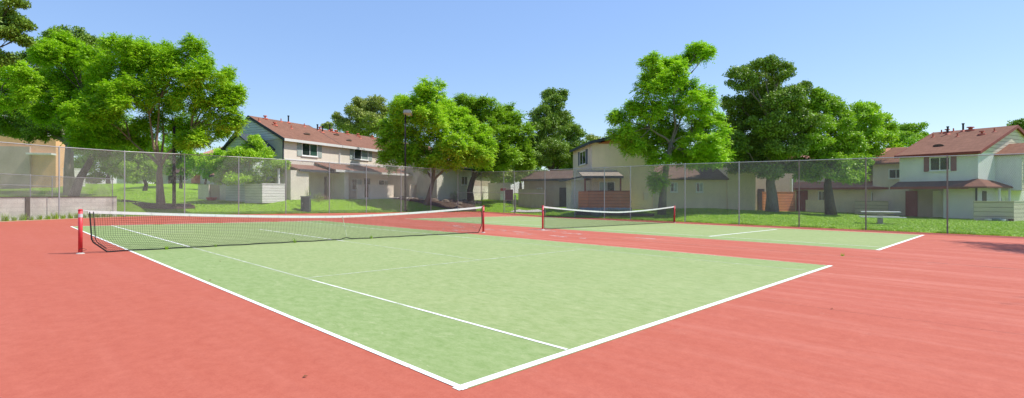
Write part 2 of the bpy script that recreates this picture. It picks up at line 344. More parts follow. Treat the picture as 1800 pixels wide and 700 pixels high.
c2 = [(-.05, .05, W_+.05, .05, .105, 'line'), (.0, .0, .0, S_, .07, 'cream', .0045), (W_, 0.1, W_, S_, .07, 'half', .0045), (0, S_, W_, S_, .09, 'half', .0035),
      (1.37, .1, 1.37, S_-.05, .08, 'half', .0055), (9.6, .1, 9.6, S_-.05, .06, 'faint', .0055), (1.37, 5.485, 9.6, 5.485, .10, 'line', .0065), (5.485, 5.485, 5.485, 18.2, .05, 'faint', .0055), (1.37, 18.285, 9.6, 18.285, .06, 'half', .0065)]
court(0, c1, 'near'); court(16.63, c2, 'far')
# fine expansion cracks in the red surround
def crack(pts, w, name='court_crack', mat='crack', h=.002):
    g = MB(); P = []
    for (x0, y0), (x1, y1) in zip(pts[:-1], pts[1:]):
        n = max(2, int(math.hypot(x1-x0, y1-y0)/.35))
        for i in range(n): P.append((x0+(x1-x0)*i/n+random.uniform(-.03, .03), y0+(y1-y0)*i/n))
    P.append(pts[-1])
    for (x0, y0), (x1, y1) in zip(P[:-1], P[1:]):
        a = w*random.uniform(.3, 1); sheet(g, [(x0-a, y0), (x1-a, y1), (x1+a, y1), (x0+a, y0)][::-1], h)
    tag(g.build(name, M[mat]), kind='structure')
crack([(13.75, -6), (13.7, 3), (13.8, 7.8)], .018); crack([(13.82, 7.8), (13.8, 34.5)], .007)
crack([(5.2, -7.5), (5.6, -3.2), (5.4, -.2)], .0035); crack([(-6, 4.2), (-3.4, 4.6), (-1.6, 4.3), (-.1, 4.5)], .003)
# white scrapings beside the net posts and along the strip between the courts
M['scuff'] = line_paint('pale_worn_patch', .50, .60, (.66, .15, .11), (.60, .40, .34), 1.6)
def scuff(x, y, rx, ry, h):
    g = MB(); n = 14; pts = []
    for i in range(n):
        a = 2*math.pi*i/n; k = random.uniform(.65, 1.1); pts.append((x+rx*k*math.cos(a), y+ry*k*math.sin(a)))
    sheet(g, pts, h); tag(g.build('worn_patch', M['scuff']), kind='structure')
for i, a in enumerate([(12.8, 10.6, .5, .7), (13.5, 13.2, .45, 2.6), (15.3, 11.5, .5, 1.3), (14.6, 9.3, .35, .9), (12.9, 8.3, .3, 1.1), (14.9, 6.4, .3, .8), (12.1, 13.6, .35, 1.2), (14.3, 16, .4, 1.5)]): scuff(*a, .0025+.0003*i)
# pale concrete edge strip outside the painted slab at the back
g = MB()
for (x0, y0), (x1, y1) in zip(FENCE_L[1:5], FENCE_L[2:6]):
    d = Vector((x1-x0, y1-y0)).normalized(); nx, ny = -d.y*-1, d.x*-1
    sheet(g, [(x0+nx*.45, y0+ny*.45), (x1+nx*.45, y1+ny*.45), (x1-nx*.35, y1-ny*.35), (x0-nx*.35, y0-ny*.35)], .007)
M['edge'] = stucco('peach_edge_strip', (.50, .32, .21)); tag(g.build('edge_strip', M['edge']), kind='structure')

# ------------------------------------------------------------------ net posts and nets
def net_post(x, y, h, label, taped):
    z = plane(x, y); e = empty('net_post', (x, y, z), label, 'net post', 'red tennis net posts')
    mb = MB(); mb.tube([(x, y, z+.02), (x, y, z+h)], .043, 20); mb.build('tube', M['post_red'], e, True)
    mb = MB(); mb.tube([(x, y, z+h), (x, y, z+h+.012), (x, y, z+h+.028)], [.048, .048, .03], 20); mb.build('cap', M['post_red'], e)
    mb = MB(); mb.tube([(x, y, z), (x, y, z+.012), (x, y, z+.03)], [.085, .08, .052], 18); mb.build('footing', M['conc'], e)
    if taped:
        mb = MB(); mb.tube([(x, y, z+h-.16), (x, y, z+h-.08)], .0455, 20); mb.build('tape', M['tape'], e)
        mb = MB(); mb.tube([(x-.03, y-.05, z+.10), (x+.04, y-.075, z+.13), (x+.11, y-.05, z+.09), (x+.02, y-.06, z+.06)], .006, 6); mb.build('tie_wire', M['rust'], e)
    else:
        mb = MB(); mb.tube([(x-.02, y-.055, z+h-.2), (x-.02, y-.075, z+h-.2)], .03, 12); mb.build('crank', M['rust'], e)
NY = 11.885
P1, P2 = -.965, W_+.93
P3, P4 = 16.63-.97, 16.63+W_+1.05
net_post(P1, NY, .99, 'red net post at the left end of the near net, wrapped with pale tape', True)
net_post(P2, NY, 1.05, 'red net post at the right end of the near net beside the black cord', False)
net_post(P3, NY, 1.06, 'red net post at the left end of the far net', False)
net_post(P4, NY, 1.03, 'red net post at the right end of the far net, farthest from the camera', False)
def make_net(xa, xb, ztl, ztc, ztr, label, near):
    L = xb-xa; cx = (xa+xb)/2; e = empty('tennis_net', (cx, NY, plane(cx, NY)), label, 'tennis net')
    def top(s):                                      # height above slab
        a = abs(2*s-1)**1.55; side = ztl if s < .5 else ztr; return ztc+(side-ztc)*a
    lift = lambda s: (.055*math.exp(-((s-.515)/.012)**2) if near else 0)+.012+.018*abs(math.sin(s*37))*near
    def edge(q):                                     # q 0 top..1 bottom : how far the end cord leans in
        if not near: return .10+.02*q, .12
        l = .17+.05*q if q < .72 else .17+.036+(q-.72)/.28*.30
        r = .12 if q < .7 else .12+(q-.7)/.3*.14
        return l, r
    def P(s, q):
        l, r = edge(q); x = xa+l+(L-l-r)*s; g = plane(x, NY); zt = top(s); zb = lift(s)
        bulge = .05*math.sin(math.pi*q)*near*(.6+.4*math.sin(s*9))
        return (x, NY-bulge, g+zt-.03+(zb-zt+.03)*q)
    nx = int(L/.047); nq = 20; V = []
    def ribbon(a, b, r):
        a = np.array(a); b = np.array(b); d = b-a; d /= np.linalg.norm(d)+1e-9
        p = np.cross(d, [0, 1, 0]); p /= np.linalg.norm(p)+1e-9; o = np.array([0, 1, 0])*r
        for s1, s2 in ((p*r+o*.6, -p*r+o*.6), (-p*r+o*.6, -o*.9), (-o*.9, p*r+o*.6)): V.extend([a+s1, b+s1, b+s2, a+s2])
    for i in range(nx+1):
        s = i/nx
        for j in range(0, nq, 4): ribbon(P(s, j/nq), P(s, (j+4)/nq), .0026 if near else .0030)
    for j in range(1, nq):
        for i in range(0, nx, 6): ribbon(P(i/nx, j/nq), P(min(1, (i+6)/nx), j/nq), .0026 if near else .0030)
    np_mesh('netting', np.array(V), 4, M['net'], e)
    # top band (folded canvas) with cable
    mb = MB(); n = 60
    for i in range(n):
        qs = []
        for s in (i/n, (i+1)/n):
            l, r = edge(0); x = xa+l-.03+(L-l-r+.05)*s; g = plane(x, NY); z = g+top(s); b = .066 if near else .07
            wv = .006*math.sin(i*1.7)
            qs.append([(x, NY-.012+wv, z-b), (x, NY+.012+wv, z-b), (x, NY+.014+wv, z), (x, NY-.014+wv, z)])
        mb.hexa([qs[0][0], qs[1][0], qs[1][1], qs[0][1], qs[0][3], qs[1][3], qs[1][2], qs[0][2]])
    mb.build('headband', M['white'], e)
    mb = MB(); mb.tube([(xa, NY, plane(xa, NY)+ztl+.005), (xa+.15, NY, plane(xa, NY)+ztl-.01)], .011, 6); mb.build('cable', M['galv'], e); mb = MB(); mb.tube([(xb-.17, NY, plane(xb, NY)+ztr-.015), (xb, NY, plane(xb, NY)+ztr+.005)], .011, 6); mb.build('cable', M['galv'], e)
    mb = MB(); mb.tube([P(0, j/12) for j in range(13)], .016 if near else .01, 6); mb.build('end_cord', M['net'], e)
    if near: mb = MB(); mb.tube([(p[0]+.07, p[1]-.01, p[2]) for p in [P(0, j/12) for j in range(12)]], .009, 6); mb.build('end_cord', M['net'], e)
    mb = MB(); mb.tube([P(1, j/12) for j in range(13)], .016 if near else .01, 6); mb.build('end_cord', M['net'], e)
    mb = MB(); mb.tube([P(j/120, 1) for j in range(121)], .014 if near else .012, 5); mb.build('bottom_cord', M['net'], e)
    if near:
        a = P(.512, 0); b = P(.518, .98)
        mb = MB(); mb.hexa([(b[0]-.008, b[1]-.02, b[2]), (b[0]+.008, b[1]-.02, b[2]), (b[0]+.008, b[1]-.01, b[2]), (b[0]-.008, b[1]-.01, b[2]), (a[0]-.008, a[1]-.02, a[2]), (a[0]+.008, a[1]-.02, a[2]), (a[0]+.008, a[1]-.01, a[2]), (a[0]-.008, a[1]-.01, a[2])]); mb.build('centre_strap', M['faint'], e)
make_net(P1, P2, .985, .775, 1.045, 'black tennis net with white headband across the near court, its left end slack', 1)
make_net(P3, P4, 1.05, .75, 1.02, 'smaller looking tennis net across the far court with sagging white headband', 0)

# ------------------------------------------------------------------ chain link fences
def link_panel(a, b, zb0, zb1, zt0, zt1, mat, parent, d=.072, r=.0044):
    a = np.array(a, float); b = np.array(b, float); L = np.linalg.norm(b-a); ux = (b-a)/L; nrm = np.array([-ux[1], ux[0], 0]); V = []
    H = max(zt0-zb0, zt1-zb1)
    def pt(s, h):
        zb = zb0+(zb1-zb0)*s/L; zt = zt0+(zt1-zt0)*s/L; return np.array([a[0]+ux[0]*s, a[1]+ux[1]*s, zb+(zt-zb)*h/H])
    for sg in (1, -1):
        s0 = -H
        while s0 < L:
            lo, hi = max(0, s0), min(L, s0+H)
            if hi-lo > .02:
                h0, h1 = lo-s0, hi-s0
                if sg < 0: h0, h1 = H-h0, H-h1
                p, q = pt(lo, h0), pt(hi, h1); dd = (q-p)/np.linalg.norm(q-p); e1 = np.cross(dd, nrm); off = nrm*.003*sg
                tri = [e1*r, -e1*.5*r+nrm*.87*r, -e1*.5*r-nrm*.87*r]
                for k in range(3): A, B = tri[k]+off, tri[(k+1) % 3]+off; V.extend([p+A, q+A, q+B, p+B])
            s0 += d
    np_mesh('wire_mesh', np.array(V), 4, mat, parent)
def fence(name, line, tops, label, post_mat, group=None, skip=(), r=.032, base=None, rail=.022, mids=(), d=.066, wr=.0042, wire='wire'):
    g0 = (base or plane)(*line[0]); e = empty(name, (line[0][0], line[0][1], g0), label, 'fence', group)
    for i, (x, y) in enumerate(line):
        z = (base or plane)(x, y); pm = post_mat[i] if isinstance(post_mat, list) else post_mat
        mb = MB(); mb.tube([(x, y, z-.05), (x, y, tops[i]+.02), (x, y, tops[i]+.05)], [r, r, r*.5], 10); mb.build('post', M[pm], e, False)
    for i in range(len(line)-1):
        (x0, y0), (x1, y1) = line[i], line[i+1]; z0 = (base or plane)(x0, y0); z1 = (base or plane)(x1, y1)
        mb = MB(); mb.tube([(x0, y0, tops[i]), (x1, y1, tops[i+1])], rail, 8); mb.build('top_rail', M['galv'], e)
        link_panel((x0, y0, 0), (x1, y1, 0), z0+.04, z1+.04, tops[i], tops[i+1], M[wire], e, d, wr)
        if i in dict(mids):
            q = dict(mids)[i]; mb = MB(); mb.tube([(x0, y0, z0+q*(tops[i]-z0)), (x1, y1, z1+q*(tops[i+1]-z1))], rail, 8); mb.build('mid_rail', M['galv'], e)
    return e
def top_from(line, vs):
    return [zz(v, depth(x, y)) for (x, y), v in zip(line, vs)]
# heights read off the site: about 3.8 m above the slab
TL = [3.78, 3.80, 3.84, 3.90, 3.98, 4.08, 4.07, 4.04, 3.99, 3.95, 3.92, 3.86, 3.80, 3.74]
e = fence('chain_link_fence', FENCE_L, TL, 'tall galvanised chain link fence along the far left edge of the courts', 'galv', 'tall court fences', mids=[(12, .47)], wire='wire_l')
TR = [3.74, 3.62, 3.58, 3.42, 3.40, 3.41, 3.41, 3.41, 3.37, 3.32, 3.29, 3.24, 3.19, 3.15, 3.1]
pm = ['galv']*9+['brownpost']*6
# the gate bay is left out of the fence run and built as its own thing
e = fence('chain_link_fence', FENCE_R[:2], TR[:2], 'short chain link section between the far corner and the gate', 'galv', 'tall court fences', mids=[(0, .48)])
e = fence('chain_link_fence', FENCE_R[2:], TR[2:], 'tall chain link fence on the right edge with darker posts near the camera', pm[2:], 'tall court fences', mids=[(0, .48)])
# gate
(gx0, gy0), (gx1, gy1) = FENCE_R[1], FENCE_R[2]; gz0 = plane(gx0, gy0)
e = empty('gate', ((gx0+gx1)/2, (gy0+gy1)/2, gz0), 'narrow pedestrian gate with a small sign between two tall fence posts', 'gate')
def gp(s, z, o=0):
    d = Vector((gx1-gx0, gy1-gy0)).normalized(); return (gx0+(gx1-gx0)*s+d.y*o, gy0+(gy1-gy0)*s-d.x*o, gz0+z)
mb = MB()
for s in (.1, .9): mb.tube([gp(s, .06), gp(s, 2.2)], .024, 8)
for z in (.08, .62, 1.2, 2.2): mb.tube([gp(.1, z), gp(.9, z)], .022, 8)
mb.build('frame', M['galv'], e)
mb = MB(); mb.tube([gp(0.02, 2.33), gp(.98, 2.33)], .03, 8); mb.build('header', M['galv'], e)
mb = MB(); mb.tube([gp(0.02, 3.9), gp(.98, 3.9)], .022, 8); mb.build('top_rail', M['galv'], e)
link_panel(gp(0, 0), gp(1, 0), gz0+2.35, gz0+2.35, gz0+3.9, gz0+3.9, M['wire'], e)
link_panel(gp(.1, 0), gp(.9, 0), gz0+.08, gz0+.08, gz0+2.2, gz0+2.2, M['wire'], e)
def gq(s0, s1, z0, z1, o0, o1): return [gp(s0, z0, o0), gp(s1, z0, o0), gp(s1, z0, o1), gp(s0, z0, o1), gp(s0, z1, o0), gp(s1, z1, o0), gp(s1, z1, o1), gp(s0, z1, o1)]
mb = MB(); mb.hexa(gq(.13, .87, 1.22, 2.18, -.012, -.004)); mb.build('panel', M['brownpost'], e)
mb = MB(); mb.hexa(gq(.38, .62, 1.8, 1.98, -.03, -.02)); mb.build('sign', M['signw'], e)
mb = MB(); mb.hexa(gq(.48, .52, 1.3, 1.78, -.03, -.02)); mb.hexa(gq(.45, .57, 1.25, 1.4, -.04, -.02)); mb.build('latch', M['galv'], e)
mb = MB(); mb.tube([gp(1.06, .02, -.06), gp(1.06, 1.7, -.06)], .06, 8); mb.build('bollard_post', M['galv'], e)

# retaining wall with its own low fence, far left
wl = [(-9.3, 24.1), (-5.8, 27.1), (-2.6, 29.85), (0.0, 32.05), (3.15, 34.15)]
e = empty('retaining_wall', (-2.6, 29.8, plane(-2.6, 29.8)), 'pale painted block retaining wall behind the fence at far left', 'wall')
mb = MB(); cp = MB(); ztw = 1.27
for (x0, y0), (x1, y1) in zip(wl[:-1], wl[1:]):
    d = Vector((x1-x0, y1-y0)).normalized(); n = Vector((-d.y, d.x))*.22
    mb.hexa([(x0, y0, -.4), (x1, y1, -.4), (x1+n.x, y1+n.y, -.4), (x0+n.x, y0+n.y, -.4), (x0, y0, ztw), (x1, y1, ztw), (x1+n.x, y1+n.y, ztw), (x0+n.x, y0+n.y, ztw)])
    f = Vector((-d.y, d.x))*-.03; n2 = n*1.15
    cp.hexa([(x0+f.x, y0+f.y, ztw), (x1+f.x, y1+f.y, ztw), (x1+n2.x, y1+n2.y, ztw), (x0+n2.x, y0+n2.y, ztw), (x0+f.x, y0+f.y, ztw+.05), (x1+f.x, y1+f.y, ztw+.05), (x1+n2.x, y1+n2.y, ztw+.05), (x0+n2.x, y0+n2.y, ztw+.05)])
mb.build('block_wall', M['blockwall'], e); cp.build('coping', M['mulch'], e)
def wp(s, i=2):
    (x0, y0), (x1, y1) = wl[i], wl[i+1]; return x0+(x1-x0)*s, y0+(y1-y0)*s
mb = MB(); x, y = wp(.62); mb.hexa([(x-.08, y-.16, plane(x, y)), (x+.08, y-.03, plane(x, y)), (x+.04, y+.02, plane(x, y)), (x-.12, y-.1, plane(x, y)), (x-.08, y-.16, ztw), (x+.08, y-.03, ztw), (x+.04, y+.02, ztw), (x-.12, y-.1, ztw)]); mb.build('dark_upright', M['mulch'], e)  # dark brown upright against the block wall
lf = [(x+.02, y+.17) for x, y in wl]; lf = [lf[1], lf[2], (.65*lf[3][0]+.35*lf[2][0], .65*lf[3][1]+.35*lf[2][1]), lf[3], (2.95, 34.2)]
fence('low_chain_link_fence', lf, [2.50, 2.42, 2.40, 2.38, 2.36], 'low chain link fence with two rails standing on the retaining wall at left', 'galv', base=lambda x, y: ztw+.05, r=.024, rail=.02, mids=[(0, .55), (1, .52), (2, .5)], wire='wire_l')
mb = MB()

# ------------------------------------------------------------------ building kit
class WF:
    """frame of a wall: k along it, o out of it towards the courts"""
    def __init__(s, p0, p1):
        s.p = Vector(p0); d = Vector(p1)-s.p; s.len = d.length; s.d = d.normalized(); s.n = Vector((s.d.y, -s.d.x))
        if s.n.dot(Vector((CX, CY))-s.p) < 0: s.n = -s.n
    def xy(s, k, o): q = s.p+s.d*k+s.n*o; return q.x, q.y
    def P(s, k, o, z): x, y = s.xy(k, o); return (x, y, z)
    def k(s, u, o=0):
        q = (u-U0)/FP; r = Vector((Fx+Rx*q, Fy+Ry*q)); b = s.p+s.n*o-Vector((CX, CY)); c = s.d.x*r.y-s.d.y*r.x
        return -(b.x*r.y-b.y*r.x)/c
    def z(s, v, k, o=0): return zz(v, depth(*s.xy(k, o)))
    def box(s, mb, k0, k1, o0, o1, z0, z1):
        return mb.hexa([s.P(k0, o1, z0), s.P(k1, o1, z0), s.P(k1, o0, z0), s.P(k0, o0, z0), s.P(k0, o1, z1), s.P(k1, o1, z1), s.P(k1, o0, z1), s.P(k0, o0, z1)])
    def B(s, name, mat, par, k0, k1, o0, o1, z0, z1, bevel=0):
        mb = MB(); s.box(mb, k0, k1, o0, o1, z0, z1); return mb.build(name, M[mat] if isinstance(mat, str) else mat, par, False, bevel)
    def slabp(s, name, mat, par, q, th=.12):            # sloping slab from 4 (k,o,z)
        mb = MB(); t = [s.P(*a) for a in q]; mb.hexa([(x, y, z-th) for x, y, z in t]+t); return mb.build(name, M[mat], par)
    def window(s, par, k0, k1, z0, z1, o=0, shutter=None, glass2=None, cols=2):
        f = MB(); w = .075
        s.box(f, k0, k1, o-.02, o+.05, z1-w, z1); s.box(f, k0, k1, o-.02, o+.05, z0, z0+w)
        s.box(f, k0, k0+w, o-.02, o+.05, z0+w, z1-w); s.box(f, k1-w, k1, o-.02, o+.05, z0+w, z1-w)
        W = f.build('window', M['frame'], par); s.B('sill', 'frame', W, k0-.05, k1+.05, o+.001, o+.10, z0-.06, z0-.003)
        iw = (k1-k0-2*w)/cols
        for i in range(cols):
            a = k0+w+iw*i; key = 'glass' if i % 2 == 0 else (glass2 or 'glass')
            s.B('pane', key, W, a+.02, a+iw-.02, o+.004, o+.018, z0+w+.01, z1-w-.01)
            if i: s.B('mullion', 'frame', W, a-.028, a+.028, o-.01, o+.04, z0+w, z1-w)
        if shutter:
            sw = (k1-k0)*.26
            s.B('shutter', shutter, par, k0-sw-.02, k0-.02, o+.002, o+.045, z0-.05, z1+.05); s.B('shutter', shutter, par, k1+.02, k1+sw+.02, o+.002, o+.045, z0-.05, z1+.05)
        return W
def gable_roof(wf, par, mat, k0, k1, o_front, o_back, o_ridge, ze, zr, over=.25, oe=.35, th=.14, fascia=None, rake=None, zb=None):
    zb = ze if zb is None else zb
    sf = (zr-ze)/abs(o_front-o_ridge); sb = (zr-zb)/abs(o_ridge-o_back)
    a, b = k0-over, k1+over; of, ob = o_front+oe, o_back-oe; zf = ze-sf*oe; zbb = zb-sb*oe
    mb = MB(); P = wf.P
    top = [P(a, of, zf), P(b, of, zf), P(b, o_ridge, zr), P(a, o_ridge, zr), P(a, ob, zbb), P(b, ob, zbb)]
    lo = [(x, y, z-th) for x, y, z in top]
    mb.add(top+lo, [(0, 1, 2, 3), (3, 2, 5, 4), (7, 6, 9, 8), (8, 9, 10, 11), (0, 6, 7, 1), (1, 7, 8, 2), (2, 8, 11, 5), (5, 11, 10, 4), (4, 10, 9, 3), (3, 9, 6, 0)])
    r = mb.build('roof', M[mat], par)
    if fascia:
        m2 = MB(); wf.box(m2, a, b, of+.003, of+.035, zf-th-.08, zf+.015); m2.build('fascia', M[fascia], par)
    if rake:
        for kk, s in ((a, -1), (b, 1)):
            m2 = MB(); k_, k2 = sorted((kk+s*.003, kk+s*.04))
            for (o1, z1), (o2, z2) in (((of, zf), (o_ridge, zr)), ((o_ridge, zr), (ob, zbb))):
                m2.hexa([P(k_, o1, z1-.24), P(k2, o1, z1-.24), P(k2, o2, z2-.24), P(k_, o2, z2-.24), P(k_, o1, z1+.02), P(k2, o1, z1+.02), P(k2, o2, z2+.02), P(k_, o2, z2+.02)])
            m2.build('rake_board', M[rake], par)
    return r, lambda o: (ze+sf*(o_front-o) if o > o_ridge else zb+sb*(o-o_back))
def gable_wall(wf, par, mat, k, o_front, o_back, o_ridge, ze, zr, t=.06, zb=None, s=-1):
    zb = ze if zb is None else zb; mb = MB(); k2 = k+s*t; P = wf.P; q = [(o_front, ze-.15), (o_ridge, zr-.15), (o_back, zb-.15)]
    v = [P(k, o, z) for o, z in q]+[P(k2, o, z) for o, z in q]
    mb.add(v, [(0, 1, 2), (5, 4, 3), (0, 3, 4, 1), (1, 4, 5, 2), (2, 5, 3, 0)]); return mb.build('gable', M[mat], par)
def roof_vent(wf, roof, k, o, z, kind):
    mb = MB(); x, y = wf.xy(k, o)
    if kind == 'pipe':
        mb.tube([(x, y, z-.1), (x, y, z+.62)], .07, 8); mb.tube([(x, y, z+.62), (x, y, z+.72)], .10, 8); mb.build('vent_pipe', M['ventk'], roof)
        m2 = MB(); m2.tube([(x, y, z-.06), (x, y, z+.12)], [.26, .11], 8); m2.build('flashing', M['vent'], roof)
    elif kind == 'red':
        mb.tube([(x, y, z-.08), (x, y, z+.06), (x, y, z+.08)], [.30, .26, .1], 8); mb.tube([(x, y, z), (x, y, z+.26)], .075, 8); mb.tube([(x, y, z+.22), (x, y, z+.3)], [.2, .17], 8); mb.build('vent', M['vent'], roof)
    elif kind == 'thin':
        mb.tube([(x, y, z-.08), (x, y, z+.3)], .05, 8); m = mb; m.tube([(x, y, z-.08), (x, y, z+.03)], [.2, .12], 8); m.build('vent', M['vent'], roof)
    else:
        n = 10; top = []; 
        for i in range(n+1):
            a = math.pi*i/n; top.append((a, .16*math.sin(a)))
        v = []; 
        for oo in (0, .55):
            for a, h in top: v.append(wf.P(k-.38*math.cos(a), o-oo+.2, z+h*(1-oo)-.02))
        mb.add(v, [(i, i+1, n+2+i, n+1+i) for i in range(n)]+[tuple(range(n, -1, -1))]); mb.build('eyebrow_vent', M['roof_k'], roof)
def bush(x, y, r, h, mat, label, n=1500, cat='shrub', name='shrub', leaf=.07, group=None):
    z = gz(x, y); e = empty(name, (x, y, z), label, cat, group)
    mb = MB()
    for i in range(5):
        a = i*1.3; mb.tube([(x, y, z-.05), (x+r*.3*math.cos(a), y+r*.3*math.sin(a), z+h*.5), (x+r*.5*math.cos(a), y+r*.5*math.sin(a), z+h*.8)], [.02, .015, .008], 5)
    mb.build('stem', M['bark_d'], e)
    p = rng.normal(size=(n, 3)); p /= np.linalg.norm(p, axis=1)[:, None]; p *= (rng.random(n)**.4)[:, None]; p[:, 2] = np.abs(p[:, 2])
    c = np.stack([x+p[:, 0]*r*(1+.2*np.sin(p[:, 1]*7)), y+p[:, 1]*r, z+p[:, 2]*h*(1+.2*np.sin(p[:, 0]*9))], 1)
    np_mesh('foliage', leaves(c, leaf, leaf*.45, p), 4, M[mat], e)
    return e
def leaves(c, L, Wd, out, droop=.0, up=.5):
    n = len(c); d = rng.normal(size=(n, 3))*.8+out; d[:, 2] -= droop; d /= np.linalg.norm(d, axis=1)[:, None]+1e-9
    nn = rng.normal(size=(n, 3))*.55; nn[:, 2] += up; nn += out*.4; s = np.cross(d, nn); s /= np.linalg.norm(s, axis=1)[:, None]+1e-9
    k = (rng.random(n)*.7+.65)[:, None]; a = c-d*L*.5*k; b = c+d*L*.5*k
    return np.stack([a, c+s*Wd*.5*k-d*L*.08*k, b, c-s*Wd*.5*k-d*L*.08*k], 1).reshape(-1, 3)

# ---- house behind the far left fence: grey beige, two storeys
f1 = WF(at(498, 45), at(665, 57))
x, y = f1.xy(0, 0); h1 = empty('apartment_building', (x, y, 1.1), 'grey beige two storey building with red brown roof and two grey green shuttered windows', 'building')
ZE, ZR, LEN = 6.5, 8.45, 31
oR, oB = -4.18, -7.2
f1.B('wall', 'st_grey', h1, 0.004, LEN, -7.2, 0, -.2, ZE-.1)
f1.B('side_wall', 'st_dark', h1, -.06, 0, -7.2, -.02, -.2, ZE-.12)  # shade of this side is put into a darker grey stucco
f1.B('corner_trim', 'fascia_d', h1, -.07, .05, -.03, .035, .5, ZE-.2)
gable_wall(f1, h1, 'sid_blue', -.02, 0, oB, oR, ZE, ZR+.15, zb=6.2, t=.08)
gable_wall(f1, h1, 'st_grey', LEN, 0, oB, oR, ZE, ZR, zb=6.2, s=1)
rA, zA = gable_roof(f1, h1, 'roof_r', 0, 7.0, 0, oB, oR, ZE, 8.62, fascia='fascia_w', rake='fascia_d', zb=6.2, over=.2)
rB, zB = gable_roof(f1, h1, 'roof_r', 7.3, LEN, 0, oB, oR, ZE-.012, 8.42, fascia='fascia_w', zb=6.2, over=.05)
for u, v, o, kd in [(433+22, 213, -3, 'thin'), (466, 212, -4.0, 'red'), (483, 220, -2.6, 'red'), (494, 214, -3.9, 'thin'), (507, 214, -3.9, 'pipe'), (512, 223, -2.4, 'thin'), (535, 222, -3.6, 'thin'), (558, 227, -3.2, 'pipe'), (562, 228, -3.9, 'red'), (567, 230, -3.0, 'pipe'), (579, 227, -4.0, 'pipe'), (583, 229, -3.8, 'red'), (590, 230, -3.7, 'red'), (610, 232, -3.9, 'red'), (629, 234, -3.7, 'red'), (633, 236, -3, 'thin'), (654, 236, -3.8, 'red'), (664, 239, -3.4, 'red'), (538, 236, -1.4, 'brow'), (590, 234, -2.9, 'brow'), (612, 244, -1.5, 'brow')]:
    k = f1.k(u, o); zf, rf = (zA, rA) if k < 7.1 else (zB, rB)
    roof_vent(f1, rf, k, o, zf(o), kd)
def win_uv(wf, par, u0, u1, v0, v1, o=0, **kw):
    k0, k1 = wf.k(u0, o), wf.k(u1, o); km = (k0+k1)/2; return wf.window(par, min(k0, k1), max(k0, k1), wf.z(v1, km, o), wf.z(v0, km, o), o, **kw)
win_uv(f1, h1, 530, 558, 252.5, 275, shutter='shut_g', glass2='greenglass'); win_uv(f1, h1, 622, 647, 259.5, 281, shutter='shut_g', glass2='curtain')
win_uv(f1, h1, 693, 712, 268, 287, shutter='shut_g'); win_uv(f1, h1, 742, 756, 273, 289, shutter='shut_g')
for kk in (7.1, 14.4, 22.4): f1.B('downpipe', 'fascia_w', h1, kk, kk+.09, .01, .09, 4.2, ZE-.25)
f1.B('band_trim', 'fascia_w', h1, .05, LEN, .004, .03, 4.5, 4.6)
# small side gable on the left
f1s = WF(f1.xy(-2.2, -1.2), f1.xy(-2.2, -4.6)); hs = h1
f1.B('side_bay', 'sid_blue', h1, -2.2, -.07, -4.6, -1.2, 0, 5.6)
mb = MB(); P = f1.P
for (oa, za), (ob_, zb_) in (((-.9, 5.45), (-2.9, 6.75)), ((-2.9, 6.75), (-4.9, 5.45))):
    mb.hexa([P(-2.45, oa, za-.12), P(-.07, oa, za-.12), P(-.07, ob_, zb_-.12), P(-2.45, ob_, zb_-.12), P(-2.45, oa, za), P(-.07, oa, za), P(-.07, ob_, zb_), P(-2.45, ob_, zb_)])
mb.build('bay_roof', M['fascia_d'], h1)
mb = MB(); mb.add([P(-2.21, -1.2, 5.5), P(-2.21, -2.9, 6.6), P(-2.21, -4.6, 5.5), P(-2.1, -1.2, 5.5), P(-2.1, -2.9, 6.6), P(-2.1, -4.6, 5.5)], [(0, 1, 2), (5, 4, 3), (0, 3, 4, 1), (1, 4, 5, 2)]); mb.build('bay_gable', M['sid_blue'], h1)
# lower storey: canopies, store boxes, doors
zc = 3.62
def canopy(wf, par, k0, k1, o1, zt, zl, mat, fas='fascia_d', ob=0.003):
    wf.slabp('canopy_roof', mat, par, [(k0, o1, zl), (k1, o1, zl), (k1, ob, zt), (k0, ob, zt)], .10)
    wf.B('canopy_fascia', fas, par, k0, k1, o1+.003, o1+.04, zl-.2, zl+.01)
canopy(f1, h1, -.1, f1.k(596, 2.0), 2.0, 4.15, 3.62, 'roof_b', 'fascia_d')
kk = f1.k(590, 2.6)
canopy(f1, h1, kk, 22.0, 2.6, 4.45, 3.72, 'roof_b', 'fascia_w')
f1.B('store_wall', 'st_grey', h1, f1.k(511, 1.8), f1.k(543, 1.8), .003, 1.8, -.2, 3.5)
f1.B('door', 'door_b', h1, f1.k(570), f1.k(588), .003, .05, 1.0, 3.15); f1.B('door_frame', 'frame', h1, f1.k(588)+.01, f1.k(588)+.12, .003, .07, 1.0, 3.2)
f1.B('wing_wall', 'st_grey', h1, f1.k(597, 1.6), f1.k(600, 1.6)+.35, .003, 2.2, -.2, 3.6)
f1.B('wing_wall', 'st_grey', h1, 15.2, 15.6, .003, 2.2, -.2, 3.6); f1.B('wing_wall', 'st_grey', h1, 21.3, 21.7, .003, 2.2, -.2, 3.6)
f1.window(h1, f1.k(618), f1.k(636), 1.9, 3.1, glass2='curtain'); f1.B('door', 'door_b', h1, f1.k(640), f1.k(650), .003, .05, 1.0, 3.15)
f1.window(h1, f1.k(665), f1.k(685), 1.9, 3.1, glass2='curtain'); f1.B('door', 'door_r', h1, 17, 18, .003, .05, 1.0, 3.1); f1.window(h1, 18.8, 20.6, 1.9, 3.0)
f1.B('porch_post', 'frame', h1, f1.k(489, 1.2), f1.k(489, 1.2)+.14, 1.1, 1.24, .9, 3.6)
f1.B('step', 'path', h1, 7, 23, 0, 4.0, .3, 1.12)
